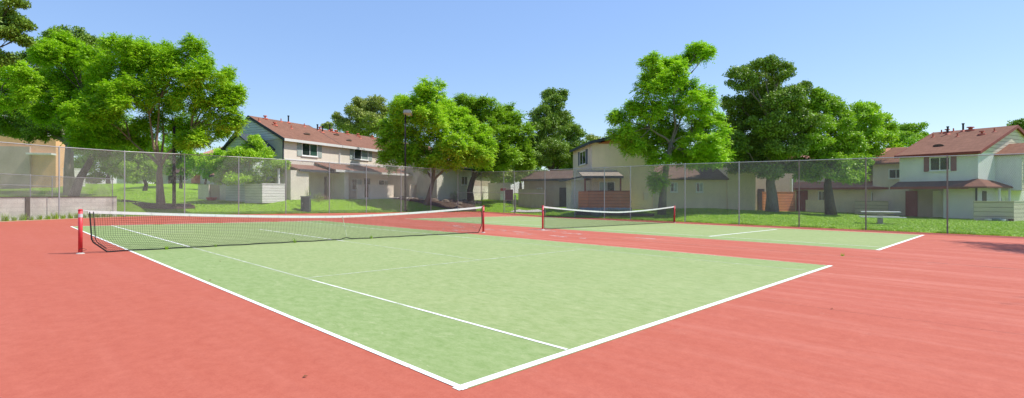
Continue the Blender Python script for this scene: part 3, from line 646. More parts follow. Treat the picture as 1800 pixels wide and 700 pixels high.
# end wing, pale lit wall on its right end
f9 = WF(at(768, 57), at(833, 66)); x, y = f9.xy(0, 0); h9 = empty('end_wing', (x, y, .8), 'pale sunlit end wing behind the leaning forked trunk', 'building')
f9.B('wall', 'st_pale', h9, 0, f9.len, -4, 0, -.4, 4.6); f9.slabp('roof', 'roof_b', h9, [(-.3, .4, 4.6), (f9.len+.3, .4, 4.6), (f9.len+.3, -4.2, 5.6), (-.3, -4.2, 5.6)], .12); f9.B('fascia', 'fascia_d', h9, -.3, f9.len+.3, .403, .44, 4.42, 4.62); f9.window(h9, f9.len*.62, f9.len*.8, 2.6, 3.7)
def patio(wf, k0, k1, o, z0, z1, mat, label, t=.12, ends=(), grp='low patio walls in front of the houses', side=None, depth_=2):
    x, y = wf.xy((k0+k1)/2, o); e = empty('patio_wall', (x, y, z0), label, 'patio wall', grp)
    wf.B('panel', mat, e, k0, k1, o-t, o, z0-.3, z1, .01); wf.B('cap_rail', mat, e, k0-.02, k1+.02, o-t-.03, o+.03, z1, z1+.05)
    for kk, s in ends:
        a, b = sorted((kk, kk+s*t)); wf.B('return_panel', side or mat, e, a, b, o-depth_, o-t-.002, z0-.3, z1)
    return e
patio(f1, f1.k(461, 1.8), f1.k(501, 1.8), 1.8, 1.05, 2.28, 'sid_white', 'white boarded patio wall left of the lit grey store box', ends=[(f1.k(461, 1.8), 1)])
patio(f1, f1.k(628, 2.8), f1.k(641, 2.8), 2.8, 1.0, 2.35, 'st_pink', 'narrow plain patio panel between two fence posts below the right shuttered window')
patio(f1, f1.k(649, 2.8), f1.k(692, 2.8), 2.8, 1.0, 2.4, 'st_pink', 'wide plain patio wall right of the narrow panel, left of the lamp pole')
patio(f1, f1.k(721, 3.2), f1.k(764, 3.2), 3.2, .8, 2.5, 'st_pink', 'pale patio wall behind the leaning forked trunk')
# left neighbour (behind the small yellow green tree)
f0 = WF(at(345, 52), at(462, 50))
x, y = f0.xy(0, 0); h0 = empty('side_wing', (x, y, 1.0), 'shaded single storey wing behind the small yellow green tree', 'building')
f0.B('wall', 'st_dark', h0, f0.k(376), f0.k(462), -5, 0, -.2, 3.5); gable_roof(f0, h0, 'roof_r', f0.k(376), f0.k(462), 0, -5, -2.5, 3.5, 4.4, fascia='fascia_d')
f0.window(h0, f0.k(393), f0.k(401), 2.1, 3.1, glass2='curtain'); f0.window(h0, f0.k(427), f0.k(436), 2.1, 3.1, glass2='curtain'); f0.B('door', 'door_b', h0, f0.k(376)+.6, f0.k(376)+1.6, .003, .05, .9, 3.0)
patio(f0, f0.k(348, 1.5), f0.k(367, 1.5), 1.5, 1.05, 2.35, 'st_grey', 'grey patio box wall at the left end of the row, next to the open lawn')
patio(f0, f0.k(368, 1.3), f0.k(385, 1.3), 1.3, 1.05, 2.35, 'st_brown', 'dark brown patio panel behind the small pink toy')
patio(f0, f0.k(386, 1.5), f0.k(422, 1.5), 1.5, 1.05, 2.35, 'st_grey', 'grey patio wall just left of the small yellow green tree trunk')
patio(f0, f0.k(440, 1.5), f0.k(460, 1.5), 1.5, 1.05, 2.35, 'st_grey', 'grey patio wall between the small tree trunk and the white boards')
# pink toy on the grass
x, y = at(372, 49); z = gz(x, y); e = empty('toy_basin', (x, y, z), 'small pink toy basin on the grass by the brown patio panel', 'toy')
mb = MB(); mb.tube([(x, y, z), (x, y, z+.12), (x, y, z+.3), (x, y, z+.32)], [.28, .42, .5, .45], 16); mb.build('bowl', M['signr'], e)

# ---- far houses up the lawn at left
def small_house(u0, t0, u1, t1, zb, ze, zr, dep, wall, roof, label, wins=(), door=None, fas='fascia_d', name='house'):
    f = WF(at(u0, t0), at(u1, t1)); x, y = f.xy(f.len/2, 0); h = empty(name, (x, y, zb), label, 'building')
    f.B('wall', wall, h, 0, f.len, -dep, 0, zb-1, ze); gable_roof(f, h, roof, 0, f.len, 0, -dep, -dep/2, ze, zr, fascia=fas)
    gable_wall(f, h, wall, 0, 0, -dep, -dep/2, ze, zr); gable_wall(f, h, wall, f.len, 0, -dep, -dep/2, ze, zr, s=1)
    for a, b, c, d in wins: f.window(h, f.len*a, f.len*b, zb+c, zb+d)
    if door: f.B('door', 'door_b', h, f.len*door, f.len*door+1, .003, .05, zb, zb+2.1)
    return f, h
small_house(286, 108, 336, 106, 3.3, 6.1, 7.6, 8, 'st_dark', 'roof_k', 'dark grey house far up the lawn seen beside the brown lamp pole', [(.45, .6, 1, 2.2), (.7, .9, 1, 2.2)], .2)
small_house(352, 96, 398, 92, 3.2, 9.0, 10.6, 8, 'st_pink', 'roof_p', 'far house with an orange red roof just above the fence left of the small tree', [(.2, .4, 3.6, 4.8), (.1, .3, 1, 2.2)], .6, 'fascia_r')
small_house(205, 120, 245, 122, 3.6, 6.4, 7.4, 8, 'st_pale', 'roof_b', 'far pale house at the end of the left lawn under hanging leaves', [(.3, .5, 1, 2.2)], .7)
fr = WF(at(336, 96), at(359, 96)); patio(fr, 0, fr.len, 0, 3.3, 5.2, 'sid_terra', 'far terracotta board fence beside the dark grey house', grp='far terracotta fences')
# ---- orange building at the far left
fo = WF(at(-60, 51), at(98, 53)); x, y = fo.xy(fo.len/2, 0); ho = empty('apartment_building', (x, y, 1.9), 'orange tan building with a white balcony rail behind trees at far left', 'building')
zo = zz(238, 52); zl = zz(256, 51)
fo.B('wall', 'st_orange', ho, 0, fo.len, -2.6, 0, 1, zo); fo.B('upper_wall', 'st_white', ho, 0, fo.k(60), -8, -2.21, zo-2, zo+3); fo.B('awning', 'fascia_w', ho, fo.k(55), fo.k(99), .003, 1.0, zz(272, 52), zz(269, 52))
fo.B('lower_wall', 'st_brown', ho, 0, fo.k(52, .3), .003, .3, 1, zl)  # brown box stands in for the shade on the lower orange wall
gable_roof(fo, ho, 'roof_b', 0, fo.k(60), -2.2, -8, -5, zo+3, zo+4.2, fascia='fascia_w')
mb = MB()
for zr_ in (zo+.12, zo+.95): fo.box(mb, 0, fo.k(62), -.12, -.04, zr_, zr_+.07)
k = 0
while k < fo.k(62): fo.box(mb, k, k+.035, -.10, -.06, zo+.19, zo+.95); k += .15
mb.build('balcony_rail', M['frame'], ho); fo.window(ho, fo.k(4), fo.k(20), zo+1, zo+2.2, -2.2)
fw = WF(at(99, 54), at(150, 56)); patio(fw, 0, fw.len, 0, 2.3, 4.2, 'sid_white', 'white boarded wall in sunlight behind the two trunks at far left', grp='white boarded walls')
# ---- back buildings between the mid trees and the centre house
fb = WF(at(858, 72), at(897, 70)); patio(fb, 0, fb.len, 0, .4, 3.0, 'st_grey', 'grey wall behind the lawn left of the gate', grp='far grey walls')
fb2 = WF(at(800, 66), at(862, 78)); x, y = fb2.xy(5, 0); hb = empty('house', (x, y, .6), 'shaded grey brown block behind the dark trunks left of the gate', 'building')
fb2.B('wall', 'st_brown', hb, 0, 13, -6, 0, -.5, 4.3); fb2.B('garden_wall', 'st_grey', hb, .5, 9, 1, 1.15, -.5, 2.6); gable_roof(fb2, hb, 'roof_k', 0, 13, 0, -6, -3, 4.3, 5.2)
f7, h7 = small_house(921, 60, 1000, 57, .1, 3.3, 4.3, 7, 'st_brown', 'roof_k', 'brown single storey block between the gate and the centre house', [(.3, .42, 1, 2.1)], .8)
patio(f7, .2, f7.k(957, 1.8), 1.8, .0, 2.0, 'st_brown', 'brown patio wall right of the gate', grp='brown patio walls')
# red and white sign leaning behind the gate
x, y = at(884, 60); z = gz(x, y); e = empty('board_sign', (x, y, z), 'red and white board standing on the grass left of the gate', 'sign'); fs = WF(at(879.5, 60), at(889.5, 60))
fs.B('board', 'signw', e, 0, fs.len, -.05, 0, z+.35, z+1.75, .01); fs.B('red_band', 'signr', e, .01, fs.len-.01, .003, .012, z+1.42, z+1.74); fs.B('leg', 'galv', e, .08, .12, -.05, 0, z-.1, z+.35); fs.B('leg', 'galv', e, fs.len-.12, fs.len-.08, -.05, 0, z-.1, z+.35)
fs.B('lettering', 'rust', e, .12, fs.len-.2, .003, .01, z+1.15, z+1.2)
x, y = at(894.5, 61); z = gz(x, y); e = empty('utility_cabinet', (x, y, z), 'dark grey cabinet between the red and white board and the gate', 'cabinet'); fs = WF(at(891, 61), at(898, 61))
fs.B('body', 'box_g', e, 0, fs.len, -.4, 0, z-.1, z+1.55, .02); fs.B('label_plate', 'signw', e, .1, .3, .003, .012, z+1.05, z+1.25); fs.B('lid', 'lamphead', e, -.02, fs.len+.02, -.42, .02, z+1.55, z+1.6)
# ---- centre house: tan, gable towards the courts
f2 = WF(at(1041, 47), at(1150, 47)); x, y = f2.xy(0, 0); h2 = empty('house', (x, y, .15), 'tan two storey house with rust orange gable trim and terracotta porch', 'building')
ZE2 = f2.z(251, 0); ZR2 = ZE2+.7
f2.B('wall', 'st_tan', h2, 0.004, f2.len, -8.8, 0, -.3, ZE2); f2.B('side_wall', 'st_pink', h2, -.05, 0, -8.8, -.003, -.3, ZE2)
# ridge runs away from the court: roof built with ridge over k middle
km = f2.len/2; mb = MB()
for (ka, za), (kb, zb_) in (((-.35, ZE2-.07), (km, ZR2)), ((km, ZR2), (f2.len+.35, ZE2-.07))):
    mb.hexa([f2.P(ka, .35, za), f2.P(kb, .35, zb_), f2.P(kb, -9.1, zb_), f2.P(ka, -9.1, za), f2.P(ka, .35, za+.14), f2.P(kb, .35, zb_+.14), f2.P(kb, -9.1, zb_+.14), f2.P(ka, -9.1, za+.14)])
r2 = mb.build('roof', M['roof_k'], h2)
mb = MB()
for (ka, za), (kb, zb_) in (((-.38, ZE2-.07), (km, ZR2)), ((km, ZR2), (f2.len+.38, ZE2-.07))):
    mb.hexa([f2.P(ka, .353, za-.1), f2.P(kb, .353, zb_-.1), f2.P(kb, .40, zb_-.1), f2.P(ka, .40, za-.1), f2.P(ka, .353, za+.16), f2.P(kb, .353, zb_+.16), f2.P(kb, .40, zb_+.16), f2.P(ka, .40, za+.16)])
mb.build('rake_board', M['fascia_d'], h2)
mb = MB(); mb.add([f2.P(.5, .02, ZE2-.1), f2.P(f2.len-.5, .02, ZE2-.1), f2.P(km, .02, ZR2-.05), f2.P(.5, -.05, ZE2-.1), f2.P(f2.len-.5, -.05, ZE2-.1), f2.P(km, -.05, ZR2-.05)], [(0, 1, 2), (5, 4, 3), (0, 3, 4, 1), (1, 4, 5, 2), (2, 5, 3, 0)]); mb.build('gable', M['sid_rust'], h2)
mb = MB(); mb.hexa([f2.P(-.38, .3, ZE2-.18), f2.P(-.34, .3, ZE2-.18), f2.P(-.34, -9.1, ZE2-.18), f2.P(-.38, -9.1, ZE2-.18), f2.P(-.38, .3, ZE2+.08), f2.P(-.34, .3, ZE2+.08), f2.P(-.34, -9.1, ZE2+.08), f2.P(-.38, -9.1, ZE2+.08)]); mb.build('fascia', M['fascia_d'], h2)
f2s = WF(f2.xy(-.05, 0), f2.xy(-.05, -8.8)); ku = f2s.k(1019.5); k2_ = f2s.k(1030); zt, zb_ = f2s.z(268, ku), f2s.z(291, ku)
f2s.window(h2, min(ku, k2_), max(ku, k2_), zb_, zt, .0, shutter='shut_b')
f2.B('meter_box', 'st_pink', h2, f2.len-1.0, f2.len-.6, .003, .12, .9, 1.6); f2.B('downpipe', 'st_pink', h2, f2.len-.14, f2.len-.05, .003, .08, .1, ZE2-.4); f2.B('floor_band', 'st_tan', h2, .06, f2.len, .003, .02, 2.95, 3.02); f2.B('hose_bib', 'galv', h2, f2.len-2.2, f2.len-2.1, .003, .1, .7, .8)
# porch canopy and terracotta enclosure
canopy(f2, h2, f2.k(1024, 2.2), f2.k(1096, 2.2), 2.2, 3.62, 3.05, 'roof_t', 'fascia_d')
for u in (1028.6, 1091): k = f2.k(u, 2.1); f2.B('porch_post', 'door_r', h2, k-.06, k+.06, 2.0, 2.12, .1, 3.02)
k0, k1 = f2.k(1053, 0), f2.k(1081, 0); f2.window(h2, k0, k1, 1.0, 2.62, glass2='glass'); f2.B('curtain', 'curtain', h2, k0+.09, (k0+k1)/2-.05, .019, .024, 1.1, 2.52)
f2.B('door', 'st_pink', h2, f2.k(1043), f2.k(1051), .003, .04, .2, 2.6); mb = MB(); x, y, z = f2.P(f2.k(1049.5), .12, 2.85); mb.tube([(x, y, z-.12), (x, y, z+.02), (x, y, z+.1)], [.08, .1, .04], 10); mb.build('porch_lamp', M['lens'], h2)
e = empty('porch_enclosure', f2.P(2, 2.6, .1), 'terracotta board enclosure around the porch of the tan house', 'patio wall'); ka, kb = f2.k(1034, 2.7), f2.k(1108, 2.7)
f2.B('front_panel', 'sid_terra', e, ka, kb, 2.58, 2.7, .15, 1.72, .01); f2.B('cap_rail', 'door_r', e, ka-.03, kb+.03, 2.55, 2.73, 1.72, 1.77); f2.B('side_panel', 'sid_terra', e, kb-.12, kb, .01, 2.575, .15, 1.72)
mb = MB(); kc = f2.k(1019, 1.2); mb.hexa([f2.P(ka, 2.7, .15), f2.P(ka, 2.58, .15), f2.P(kc, 1.1, .15), f2.P(kc-.1, 1.1, .15), f2.P(ka, 2.7, 1.72), f2.P(ka, 2.58, 1.72), f2.P(kc, 1.1, 1.72), f2.P(kc-.1, 1.1, 1.72)]); mb.build('side_panel', M['sid_terra'], e)
f2.B('plinth', 'conc', e, ka-.5, kb+.1, .5, 2.9, -.4, .13)
# lean-to strip left of the corner
f2.B('side_porch', 'st_pale', h2, f2.k(1004, -.5), -.06, -3, -.5, -.3, 2.75); f2.slabp('side_porch_roof', 'fascia_d', h2, [(f2.k(992, -.2), -.1, 2.75), (-.06, -.1, 3.3), (-.06, -3.2, 3.3), (f2.k(992, -.2), -3.2, 2.75)], .1)
# single storey wing to the right
kw0, kw1, kw2 = f2.len+.003, f2.k(1277, -.3), f2.k(1326, -.3)
f2.B('wing_wall', 'st_tan', h2, kw0, kw1, -6, -.25, -.4, 2.95); f2.slabp('wing_roof', 'roof_k', h2, [(kw0-.0, .2, 2.88), (kw1, .2, 2.88), (kw1, -3, 4.3), (kw0, -3, 4.3)], .12)
f2.B('wing_upper', 'st_tan', h2, kw1-.004, kw2, -6, -.1, -.4, 5.8); f2.slabp('wing_upper_roof', 'roof_k', h2, [(kw1-.3, .3, 5.8), (kw2+.3, .3, 5.8), (kw2+.3, -3, 6.9), (kw1-.3, -3, 6.9)], .12)
win_uv(f2, h2, 1178, 1191, 321, 338, -.25, glass2='curtain'); win_uv(f2, h2, 1223, 1236, 321, 338, -.25, glass2='curtain')
# ---- row between the right trees
f4 = WF(at(1325, 51), at(1396, 54)); x, y = f4.xy(0, 0); h4 = empty('house', (x, y, 0), 'brown shaded house wall behind the thick pale trunk', 'building')
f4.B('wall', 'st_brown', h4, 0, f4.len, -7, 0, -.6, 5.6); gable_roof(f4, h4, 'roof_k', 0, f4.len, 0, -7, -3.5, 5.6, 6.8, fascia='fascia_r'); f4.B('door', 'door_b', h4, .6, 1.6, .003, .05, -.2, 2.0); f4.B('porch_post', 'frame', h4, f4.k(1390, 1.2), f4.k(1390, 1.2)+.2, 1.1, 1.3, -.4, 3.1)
patio(f4, f4.k(1342, 1.9), f4.k(1398, 1.9), 1.9, -.3, 1.65, 'sid_terra', 'long reddish board patio wall between the thick pale trunk and the tan block', grp='reddish patio walls')
f5 = WF(at(1394, 54), at(1578, 48)); x, y = f5.xy(3, 0); h5 = empty('house', (x, y, -.4), 'low tan block with a salmon red roof edge behind the dark forked tree', 'building')
f5.B('wall', 'st_tan', h5, 0, f5.len, -7, 0, -.9, 2.2); f5.slabp('roof', 'roof_p', h5, [(-.2, .5, 2.1), (f5.len+.1, .5, 2.1), (f5.len+.1, -1.2, 2.75), (-.2, -1.2, 2.75)], .12); f5.B('fascia', 'fascia_r', h5, -.2, f5.len+.1, .503, .54, 1.92, 2.12)
f5.B('upper_wall', 'st_pink', h5, 0, f5.len, -7, -1.2, 2.2, 4.9); gable_roof(f5, h5, 'roof_p', 0, f5.len, -1.2, -7, -4, 4.9, 6.1, fascia='fascia_r')
f5.B('door', 'door_r', h5, f5.k(1400), f5.k(1420), .003, .05, -.4, 1.85); f5.window(h5, f5.k(1438), f5.k(1452), .8, 1.8); f5.window(h5, f5.k(1531), f5.k(1560), .6, 1.7, cols=3); f5.B('porch_post', 'frame', h5, f5.k(1576, .3), f5.k(1576, .3)+.12, .3, .42, -.9, 1.95)
f5.window(h5, f5.k(1480), f5.k(1500), 3.2, 4.2, -1.2)
patio(f5, f5.k(1416, 2), f5.k(1455, 2), 2, -.5, .85, 'st_tan', 'tan patio wall just left of the dark forked trunk')
patio(f5, f5.k(1503, 1.6), f5.k(1561, 1.6), 1.6, -.6, .8, 'sid_tan', 'tan patio wall behind the picnic table')
# ---- right house
tc = 40.6; P1_ = at(1719, tc); lat = (1719-U0)/FP*tc
def cam_xy(l, d): return CX+d*Fx+l*Rx, CY+d*Fy+l*Ry
P0_ = cam_xy(lat-.5*4.67, tc+4.67); f3 = WF(P0_, P1_); f3s = WF(P1_, cam_xy(lat+.894*10, tc+.447*10))
x, y = f3.xy(0, 0); h3 = empty('house', (*P1_, -.5), 'pale two storey house with red roof and dusty red shutters at far right', 'building')
ZE3 = zz(264, tc); ZR3 = ZE3+2.35; D3 = 13.4; L3 = f3.len; z0 = -.5
f3.B('wall', 'st_white', h3, .004, L3-.004, -D3, -.003, 1.95, ZE3-.02)
f3.B('lower_wall', 'st_white', h3, f3.k(1658, 0), L3-.01, -D3, .0, -1, 1.946)
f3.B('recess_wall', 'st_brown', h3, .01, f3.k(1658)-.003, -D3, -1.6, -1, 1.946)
rr, zr3 = gable_roof(f3, h3, 'roof_r', 0, L3, 0, -D3, -6.7, ZE3, ZR3, over=.22, oe=.3, fascia='fascia_r', rake='fascia_r')
gable_wall(f3, h3, 'sid_cream', L3-.04, 0, -D3, -6.7, ZE3, ZR3, s=1, t=.08); gable_wall(f3, h3, 'st_white', .04, 0, -D3, -6.7, ZE3, ZR3, s=-1)
f3s.B('side_wall', 'st_white', h3, 0.03, D3-.02, -.05, .012, -1, ZE3-.03)
k0, k1 = f3.k(1634), f3.k(1671); f3.window(h3, k0, k1, f3.z(301, k0), f3.z(277, k0), 0, shutter='shut_r', glass2='glass')
for u, o, kd in [(1655, -6.2, 'thin'), (1665, -6.3, 'red'), (1666, -5.6, 'pipe'), (1676, -6.4, 'thin'), (1693, -6.2, 'pipe'), (1704, -6.4, 'red'), (1708, -6.3, 'red'), (1683, -4.6, 'thin'), (1651, -2, 'brow'), (1726, -4.6, 'red'), (1748, -5.2, 'thin'), (1640, -5, 'thin')]:
    k = f3.k(u, o)
    if 0 < k < L3+.1: roof_vent(f3, rr, k, o, zr3(o), kd)
f3.B('corner_board', 'st_white', h3, L3-.12, L3+.02, .001, .03, 2.7, ZE3-.2); f3.B('gutter', 'fascia_r', h3, -.2, L3+.2, .34, .44, zr3(.3)-.2, zr3(.3)-.08); f3.B('porch_lamp', 'lens', h3, f3.k(1652, -1.6), f3.k(1652, -1.6)+.12, -1.595, -1.45, 1.45, 1.65)
# porch roofs
canopy(f3, h3, -.1, L3-.1, 1.3, 2.55, 2.08, 'roof_k', 'fascia_r', .004)
mb = MB(); a = [f3.P(L3-1.3, 1.5, 2.0), f3s.P(2.7, 1.5, 2.0)]
c0 = f3.P(L3-1.4, 1.4, 2.05); c1_ = f3.P(L3+1.0, 1.4, 2.05); c2_ = f3s.P(3.2, 1.05, 2.05); ap0 = f3.P(L3-.3, .05, 2.65); ap1 = f3s.P(2.6, .05, 2.55)
q = [c0, c1_, c2_, f3s.P(3.2, .02, 2.05), f3.P(L3-1.4, .02, 2.05), ap0, f3.P(L3+.02, .02, 2.68), ap1]
lo = [(x, y, z-.1) for x, y, z in q[:5]]
mb.add(q+lo, [(0, 1, 6, 5), (1, 2, 7, 6), (2, 3, 7), (4, 0, 5), (8, 12, 11, 10, 9), (0, 8, 9, 1), (1, 9, 10, 2), (2, 10, 11, 3), (4, 12, 8, 0)]); mb.build('porch_roof', M['roof_r'], h3)
for k_, o_ in ((1.0, .95), (2.9, .95)): f3s.B('porch_post', 'frame', h3, k_, k_+.12, o_-.12, o_, -.6, 1.96)
f3.B('door', 'door_r', h3, f3.k(1592, -1.6), f3.k(1613, -1.6), -1.595, -1.55, -.5, 1.75); f3.B('door', 'st_pale', h3, f3.k(1640, -1.6), f3.k(1640, -1.6)+.7, -1.595, -1.55, -.5, 1.75)
f3.B('downpipe', 'fascia_d', h3, L3-.12, L3-.04, .03, .10, -.5, 2.0)
f3s.B('side_door', 'door_b', h3, .7, 1.4, .014, .05, -.5, 1.7)
# bay on the side wall
bk0, bk1, bo = 3.1, 8.2, 1.55
f3s.B('bay', 'sid_cream', h3, bk0+.03, bk1, .014, bo, 1.75, ZE3-.35); f3s.B('bay_side', 'st_white', h3, bk0, bk0+.026, .014, bo-.01, 1.76, ZE3-.36)
kmid = (bk0+bk1)/2; mb = MB(); zb0 = ZE3-.38; zb1 = zb0+1.0
for (ka, za), (kb, zb_) in (((bk0-.25, zb0), (kmid, zb1)), ((kmid, zb1), (bk1+.25, zb0))):
    mb.hexa([f3s.P(ka, bo+.2, za), f3s.P(kb, bo+.2, zb_), f3s.P(kb, .02, zb_), f3s.P(ka, .02, za), f3s.P(ka, bo+.2, za+.12), f3s.P(kb, bo+.2, zb_+.12), f3s.P(kb, .02, zb_+.12), f3s.P(ka, .02, za+.12)])
mb.build('bay_roof', M['roof_r'], h3)
mb = MB(); mb.add([f3s.P(bk0, bo-.03, zb0-.02), f3s.P(bk1, bo-.03, zb0-.02), f3s.P(kmid, bo-.03, zb1), f3s.P(bk0, bo+.01, zb0-.02), f3s.P(bk1, bo+.01, zb0-.02), f3s.P(kmid, bo+.01, zb1)], [(0, 1, 2), (5, 4, 3), (0, 3, 4, 1), (1, 4, 5, 2), (2, 5, 3, 0)]); mb.build('bay_gable', M['sid_cream'], h3)
f3s.window(h3, bk0+.35, bk0+1.35, zb0-1.75, zb0-.55, bo)
for a in (4.0, 5.0): f3s.window(h3, a, a+.28, .4, 1.25, .014, cols=1)
# neighbour part set back on the left
f3.B('rear_wall', 'st_pink', h3, -3.2, -.003, -9, -2.4, -1, 4.3)
mb = MB(); mb.hexa([f3.P(-3.5, -2.0, 4.25), f3.P(-.23, -2.0, 4.25), f3.P(-.23, -6.5, 5.9), f3.P(-3.5, -6.5, 5.9), f3.P(-3.5, -2.0, 4.4), f3.P(-.23, -2.0, 4.4), f3.P(-.23, -6.5, 6.05), f3.P(-3.5, -6.5, 6.05)]); mb.build('rear_roof', M['roof_r'], h3)
f3.window(h3, -1.9, -.7, 2.9, 3.8, -2.4)
fp = WF(cam_xy((1712-U0)/FP*38.6, 38.6), cam_xy((1782-U0)/FP*37.4, 37.4))
e = patio(fp, 0, fp.len, 0, -.55, .9, 'sid_tan', 'tan boarded patio wall at the right house corner with things along its foot')
q = fp.P(fp.len, 0, 0); fq = WF((q[0], q[1]), (q[0]+.956*6, q[1]-.292*6)); fq.B('return_panel', 'sid_cream', e, 0.01, 6, -.12, .004, -.9, .9, .01); fq.B('cap_rail', 'sid_cream', e, 0, 6, -.15, .03, .9, .95)

# ------------------------------------------------------------------ small things outside
x, y = at(536.5, 40.9); z = gz(x, y); e = empty('utility_box', (x, y, z), 'dark green utility box on the lawn just behind the left fence', 'utility box'); fu = WF(at(528.5, 40.9), at(543.5, 40.9))
fu.B('body', 'box_g', e, 0, fu.len, -.5, 0, z-.2, zz(347, 40.9), .02); fu.B('lid', 'box_g', e, -.03, fu.len+.03, -.53, .03, zz(347, 40.9), zz(345, 40.9), .02); fu.B('door_seam', 'ventk', e, fu.len*.42, fu.len*.42+.012, .002, .004, z+.1, z+1.1); fu.B('handle', 'galv', e, .12, .16, .003, .03, z+.6, z+.72)
bush(*at(541, 42.2), .35, 1.75, 'leaf_y', 'small yellowish sprig growing just behind the green utility box', 500)
bush(*at(560, 44.5), .55, .65, 'leaf_o', 'small olive yellow shrub beside the dark door of the grey house', 900)
bush(*at(571, 45.6), .5, .6, 'bark_p', 'reddish brown dry shrub right of the olive shrub', 500)
bush(*at(800, 60), .7, 1.3, 'leaf_d', 'dark shrub at the foot of the pale end wall', 1200)
def lamp_pole(u, t, vtop, label, head):
    x, y = at(u, t); z = gz(x, y); zt = zz(vtop, t); e = empty('lamp_pole', (x, y, z), label, 'lamp pole', 'brown court lamp poles')
    mb = MB(); mb.tube([(x, y, z-.1), (x, y, zt)], [.12, .09] if head < 0 else [.10, .07], 10); mb.build('pole', M['pole'], e, True)
    mb = MB(); mb.tube([(x, y, z-.1), (x, y, z+.15)], [.2, .18], 10); mb.build('base', M['pole'], e)
    f = WF((x, y), (x+Rx, y+Ry)); mb = MB()
    if head < 0: return e
    mb.hexa([f.P(-.15, .45, zt+.02), f.P(.62, .45, zt+.02), f.P(.62, -.35, zt-.12), f.P(-.15, -.35, zt-.12), f.P(-.1, .4, zt+.3), f.P(.57, .4, zt+.3), f.P(.57, -.3, zt+.12), f.P(-.1, -.3, zt+.12)]); hd = mb.build('lamp_head', M['lamphead'], e, False, .02)
    mb = MB(); mb.hexa([f.P(-.1, .4, zt-.01), f.P(.57, .4, zt-.01), f.P(.57, -.3, zt-.15), f.P(-.1, -.3, zt-.15), f.P(-.1, .4, zt+.015), f.P(.57, .4, zt+.015), f.P(.57, -.3, zt-.122), f.P(-.1, -.3, zt-.122)]); mb.build('lens', M['lens'], hd)
lamp_pole(306, 35.8, 222, 'thick dark brown lamp pole beside the big bright tree on the left', -1)
lamp_pole(712.5, 47.4, 200, 'slim dark lamp pole with boxy head above the fence mid left', 1)
# picnic table
tt = 34.6; x, y = at(1543, tt); z = gz(x, y); e = empty('picnic_table', (x, y, z), 'weathered white picnic table with benches on the right lawn', 'picnic table')
ft = WF(at(1518, tt+.6), at(1577, tt-.35)); km = ft.len/2; x0, y0 = ft.xy(km, 0); dz = .92
def T(name, mat, k0, k1, o0, o1, za, zb_): ft.B(name, mat, e, k0, k1, o0, o1, z+za, z+zb_, .008)
T('tabletop', 'wood', km-1.05, km+1.05, -.38, .38, .78, .84); T('bench', 'wood', km-1.15, km+1.25, .62, .92, .44, .50); T('bench', 'wood', km-1.1, km+1.1, -.92, -.62, .44, .50)
T('pedestal', 'conc', km-.14, km+.14, -.14, .14, -.1, .66); T('crossbar', 'conc', km-.06, km+.06, -.85, .85, .37, .44); T('bearer', 'conc', km-.7, km+.7, -.1, .1, .69, .78); T('bearer', 'conc', km-.06, km+.06, -.3, .3, .66, .69); T('foot', 'conc', km-.25, km+.25, -.3, .3, -.1, .03)
# walkway beyond the gate, tarp, mulch slope, rocks
def drape(name, pts, mat, h=.03, label=None, cat=None, kind='structure', n=14):
    """patch of ground cover following the terrain: quad of 4 points"""
    mb = MB(); a, b, c, d = [np.array(p) for p in pts]
    for j in range(n+1):
        for i in range(n+1):
            s, t = i/n, j/n; p = (a*(1-s)+b*s)*(1-t)+(d*(1-s)+c*s)*t
            w_ = .25*math.sin(i*1.3+j*.7) if 0 < i < n and 0 < j < n else .15*math.sin(i*2.1+j*1.7)
            mb.v.append((p[0]+w_*.4, p[1]+w_*.4, gz(p[0]+w_*.4, p[1]+w_*.4)+h))
    mb.f = [(j*(n+1)+i, j*(n+1)+i+1, (j+1)*(n+1)+i+1, (j+1)*(n+1)+i) for j in range(n) for i in range(n)]
    o = mb.build(name, M[mat], None, True); return tag(o, label, cat, None, kind)
drape('walkway', [at(897, 50.0), at(958, 46.5), at(940, 52.5), at(912, 55.5)], 'path', .07)
drape('mulch_bed', [at(213, 32.8), at(345, 36.6), at(320, 40.5), at(216, 40.5)], 'mulch', .06)
drape('mulch_bed', [at(690, 50.6), at(838, 52.6), at(830, 66), at(700, 60)], 'mulch', .07)
drape('dark_ground_patch', [at(1008, 41.5), at(1150, 38.2), at(1150, 41.5), at(1015, 44)], 'mulch', .06)  # dark ground patch draped in front of the tan house
random.seed(5)
for i in range(34):                                     # loose rocks under the forked tree
    u, t = random.uniform(700, 840), random.uniform(52.5, 62); x, y = at(u, t); z = gz(x, y)+.05; r = random.uniform(.18, .45); mb = MB(); n = 8
    rows = []
    for j in range(5):
        ph = math.pi*j/4; ring = [(x+r*math.sin(ph)*math.cos(2*math.pi*k/n)*random.uniform(.75, 1.2)*1.3, y+r*math.sin(ph)*math.sin(2*math.pi*k/n)*random.uniform(.75, 1.2), z+r*.7*math.cos(ph)*random.uniform(.85, 1.1)) for k in range(n)]; rows += ring
    mb.add(rows, [(j*n+k, j*n+(k+1) % n, (j+1)*n+(k+1) % n, (j+1)*n+k) for j in range(4) for k in range(n)])
    tag(mb.build('rock', M['rock']), 'one of the brown rocks heaped around the leaning forked trunk', 'rock', 'rocks under the forked tree')
